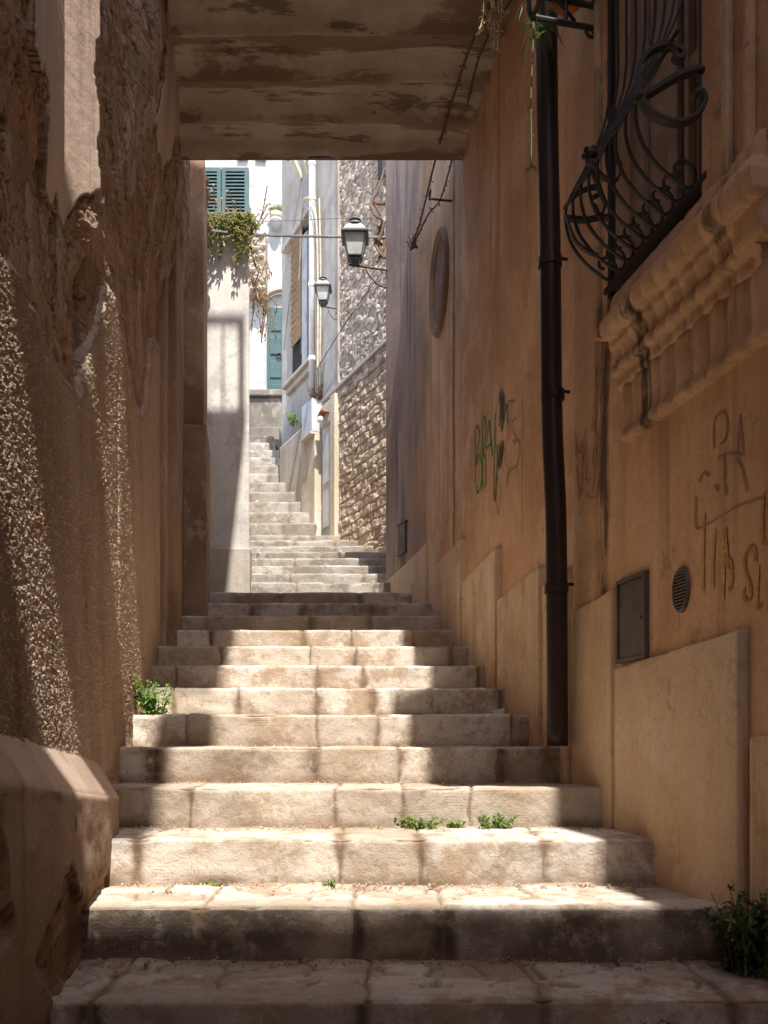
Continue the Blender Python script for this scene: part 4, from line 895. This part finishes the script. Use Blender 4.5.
wire('cable', 'cream cable looping round the white pipe and dropping beside it', [WE.P(11.8, 5.7, .03), WE.P(11.4, 6.3, .06), WE.P(11.15, 6.85, .14), WE.P(10.93, 7.0, .18), WE.P(10.84, 6.8, .08), WE.P(10.83, 5.8, .05), WE.P(10.84, 4.5, .05)], .013, 'cablecream', 8, 0, 'cable', gp)
wire('cable', 'dark cable arching over the straw blind to the white pipe', [WE.P(12.0, 5.6, .03), WE.P(11.6, 6.05, .12), WE.P(11.2, 6.75, .14), WE.P(10.95, 6.9, .17), WE.P(10.88, 6.5, .08), WE.P(10.87, 4.6, .05)], .006, 'cable', 8, 0, 'cable', gp)
wire('cable', 'thin pale cable dropping between white pipe and rubble stone', [WE.P(10.79, 6.95, .05), WE.P(10.77, 5.9, .04), WE.P(10.80, 4.5, .04)], .010, 'cablecream', 6, 0, 'cable', gp)
wire('cable', 'thin black cable slung across the rubble stone above the ledge', [WE.P(10.85, 4.8, .06), WE.P(10.4, 4.93, .05), WE.P(9.8, 5.05, .05), WE.P(9.2, 5.12, .05)], .0045, 'cabledark', 6, 0, 'cable', gp)
hd = thing('door_lamp', 'small lamp under a red tile hood over the narrow grey door', 'lamp', WE.P(10.6, 4.12, .1))
b = MB(); q = [WE.P(10.70 - .2 * t, 4.12 + .05 * math.sin(PI * t), .07) for t in np.linspace(0, 1, 8)]; b.strap(q, .10, .02, (WE.nx, WE.ny, 0)); b.build('hood', M['tile'], hd)
b = MB(); b.ball(WE.P(10.6, 4.06, .12), .045, 8); b.build('bulb', M['bulb'], hd, True)
bushy('fern_tuft', 'fresh green tuft growing from the grey house wall below the sill', 'plant', WE.P(11.4, 4.30, .06), .42, .16, 14, 10, .07, 'leaf')
bushy('dry_tuft', 'dry brown tuft growing on the meter box', 'plant', WE.P(10.83, 4.42, .08), .28, .22, 12, 8, .05, 'dry', 'stem')

# street lanterns
def lantern(name, label, base, s, arm_to, cat='street lamp'):
    t = thing(name, label, cat, base, 'wall lanterns along the lane'); x, y, z = base
    def L(prof, nm, mat, sq=True, sm=False):
        mb = MB(); mb.lathe([(r * s, h * s) for r, h in prof], base, 16, sq); return mb.build(nm, M[mat], t, sm)
    L([(.04, .0), (.10, .02), (.13, .05), (.13, .07), (.10, .075)], 'base', 'lampmetal')
    L([(.15, .115), (.165, .12), (.262, .46), (.255, .462)], 'glass', 'lampglass')
    mb = MB()
    for a in range(4):
        an = PI / 4 + a * PI / 2; ca, sa = math.cos(an), math.sin(an)
        mb.tube([(x + .166 * s * ca, y + .166 * s * sa, z + .1 * s), (x + .266 * s * ca, y + .266 * s * sa, z + .47 * s)], .010 * s, 5)
        mb.tube(catmull([(x + .16 * s * ca, y + .16 * s * sa, z + .1 * s), (x + .10 * s * ca, y + .10 * s * sa, z + .03 * s), (x + .02 * ca, y + .02 * sa, z - .02)], 5), .012 * s, 5)
    mb.lathe([(.175 * s, .10 * s), (.175 * s, .12 * s)], base, 4, True)
    mb.build('frame', M['lampmetal'], t)
    L([(.33, .455), (.34, .465), (.34, .50), (.30, .515)], 'rim', 'lampmetal'); L([(.285, .516), (.15, .66), (.14, .665)], 'roof', 'lamproof')
    L([(.15, .664), (.13, .70), (.06, .72)], 'cap', 'lampmetal', False); L([(.11, .735), (.12, .75), (.05, .79), (.03, .82), (.001, .85)], 'finial', 'lampmetal', False)
    mb = MB(); mb.ball((x, y, z + .26 * s), .055 * s, 8); mb.build('bulb', M['bulb'], t, True)
    ax, ay = arm_to; mb = MB(); dx, dy = ax - x, ay - y; Ld = math.hypot(dx, dy)
    mb.tube([(x - dx * .18, y - dy * .18, z - .03 * s), (ax, ay, z - .03 * s)], .017 * s, 8)
    mb.tube(catmull([(x + dx * f, y + dy * f, z - .04 * s - h * s) for f, h in ((.3, .02), (.42, .14), (.62, .26), (.85, .30), (.98, .24), (1.0, .15), (.9, .10), (.82, .15))], 6), .012 * s, 6)
    mb.build('bracket', M['rustiron'], t); return t
lb = pt(355, 264, 7.5)
lantern('street_lantern', 'larger street lantern with frosted glass on a scrolled bracket at the grey wall corner', lb, .50, (.06, 7.58))
l2 = pt(323, 305.5, 10.3)
lantern('street_lantern', 'smaller street lantern further up the lane beside the white pipe', l2, .43, (WE.P(10.36, 0)[0], 10.36))
# twisted dry stems and scrolls on the wall corner
vs = thing('dry_vine', 'bare twisted vine stems clinging to the grey wall corner beside the big lantern', 'vine', (.0, 7.62, 4.2)); b = MB()
for pth in ([(385, 168), (378, 190), (371, 203), (374, 215), (383, 222), (380, 240)], [(372, 202), (380, 215), (384, 235)], [(371, 204), (386, 204)], [(384, 222), (376, 240), (379, 252), (384, 258)], [(381, 228), (384, 245), (378, 262)], [(376, 238), (383, 246)], [(386, 258), (378, 245), (376, 232), (382, 225)]):
    b.tube(catmull([pt(x + random.uniform(-1, 1), y, 7.63 + random.uniform(-.04, .04)) for x, y in pth], 6), .012, 6)
b.build('stem', M['stem'], vs)
wire('overhead_cable', 'thick grey cable strung level across the lane in front of the white house', [pt(196, 229, 7.1), pt(250, 234.5, 7.35), pt(320, 236.5, 7.5), pt(388, 237.5, 7.62)], .011, 'cable', 8, 0, 'cable')
wire('overhead_wire', 'thin grey wire strung above the thick cable across the lane', [pt(196, 214, 7.1), pt(250, 221, 7.3), pt(320, 219, 7.45), pt(388, 217, 7.62)], .0035, 'cable', 8, 0, 'cable')

# small litter
b = MB()
q = [(-.03, -.012), (.035, -.02), (.04, .02), (-.01, .028), (-.035, .015)]; bx_ = (.565, 4.24, .168)
b.add([(bx_[0] + x, bx_[1] + y, bx_[2] + .018 + .01 * math.sin(40 * x)) for x, y in q] + [(bx_[0] + x * .7, bx_[1] + y * .7, bx_[2] - .004) for x, y in q], [(0, 1, 2, 3, 4), (0, 5, 6, 1), (1, 6, 7, 2), (2, 7, 8, 3), (3, 8, 9, 4), (4, 9, 5, 0)])
tag(b.build('paper_scrap', M['paper']), 'crumpled white paper scrap on a step near the dado', 'litter')
gr, lv = MB(), MB()
for i in range(900):
    k = random.choice([0, 0, 1, 1, 1, 2, 2, 3, 4]); d = TREAD * (k + 5.3) + TREAD - abs(random.gauss(0, .06)) - .01; x = random.uniform(float(Xl(d)) + .12, float(Xr(np.array(d))) - .07)
    r = random.uniform(.002, .0065); c = Vector((x, d, RISE * (k - 4) + .004))
    gr.add([c + Vector(v) * r for v in ((1, 0, 0), (-.4, .9, 0), (-.5, -.8, 0), (0, 0, 1.1), (0, 0, -1))], [(0, 1, 3), (1, 2, 3), (2, 0, 3), (0, 2, 4), (2, 1, 4), (1, 0, 4)])
    if i % 6 == 0: leaf(lv, c + Vector((0, 0, .004)), rdir(-.1, .35), random.uniform(.015, .035), .012)
tag(gr.build('grit', M['pebble']), 'loose grit gathered at the backs of the treads', 'grit', None, 'stuff')
tag(lv.build('leaf_litter', M['dry']), 'dead leaf bits lying on the treads', 'leaf litter', None, 'stuff')
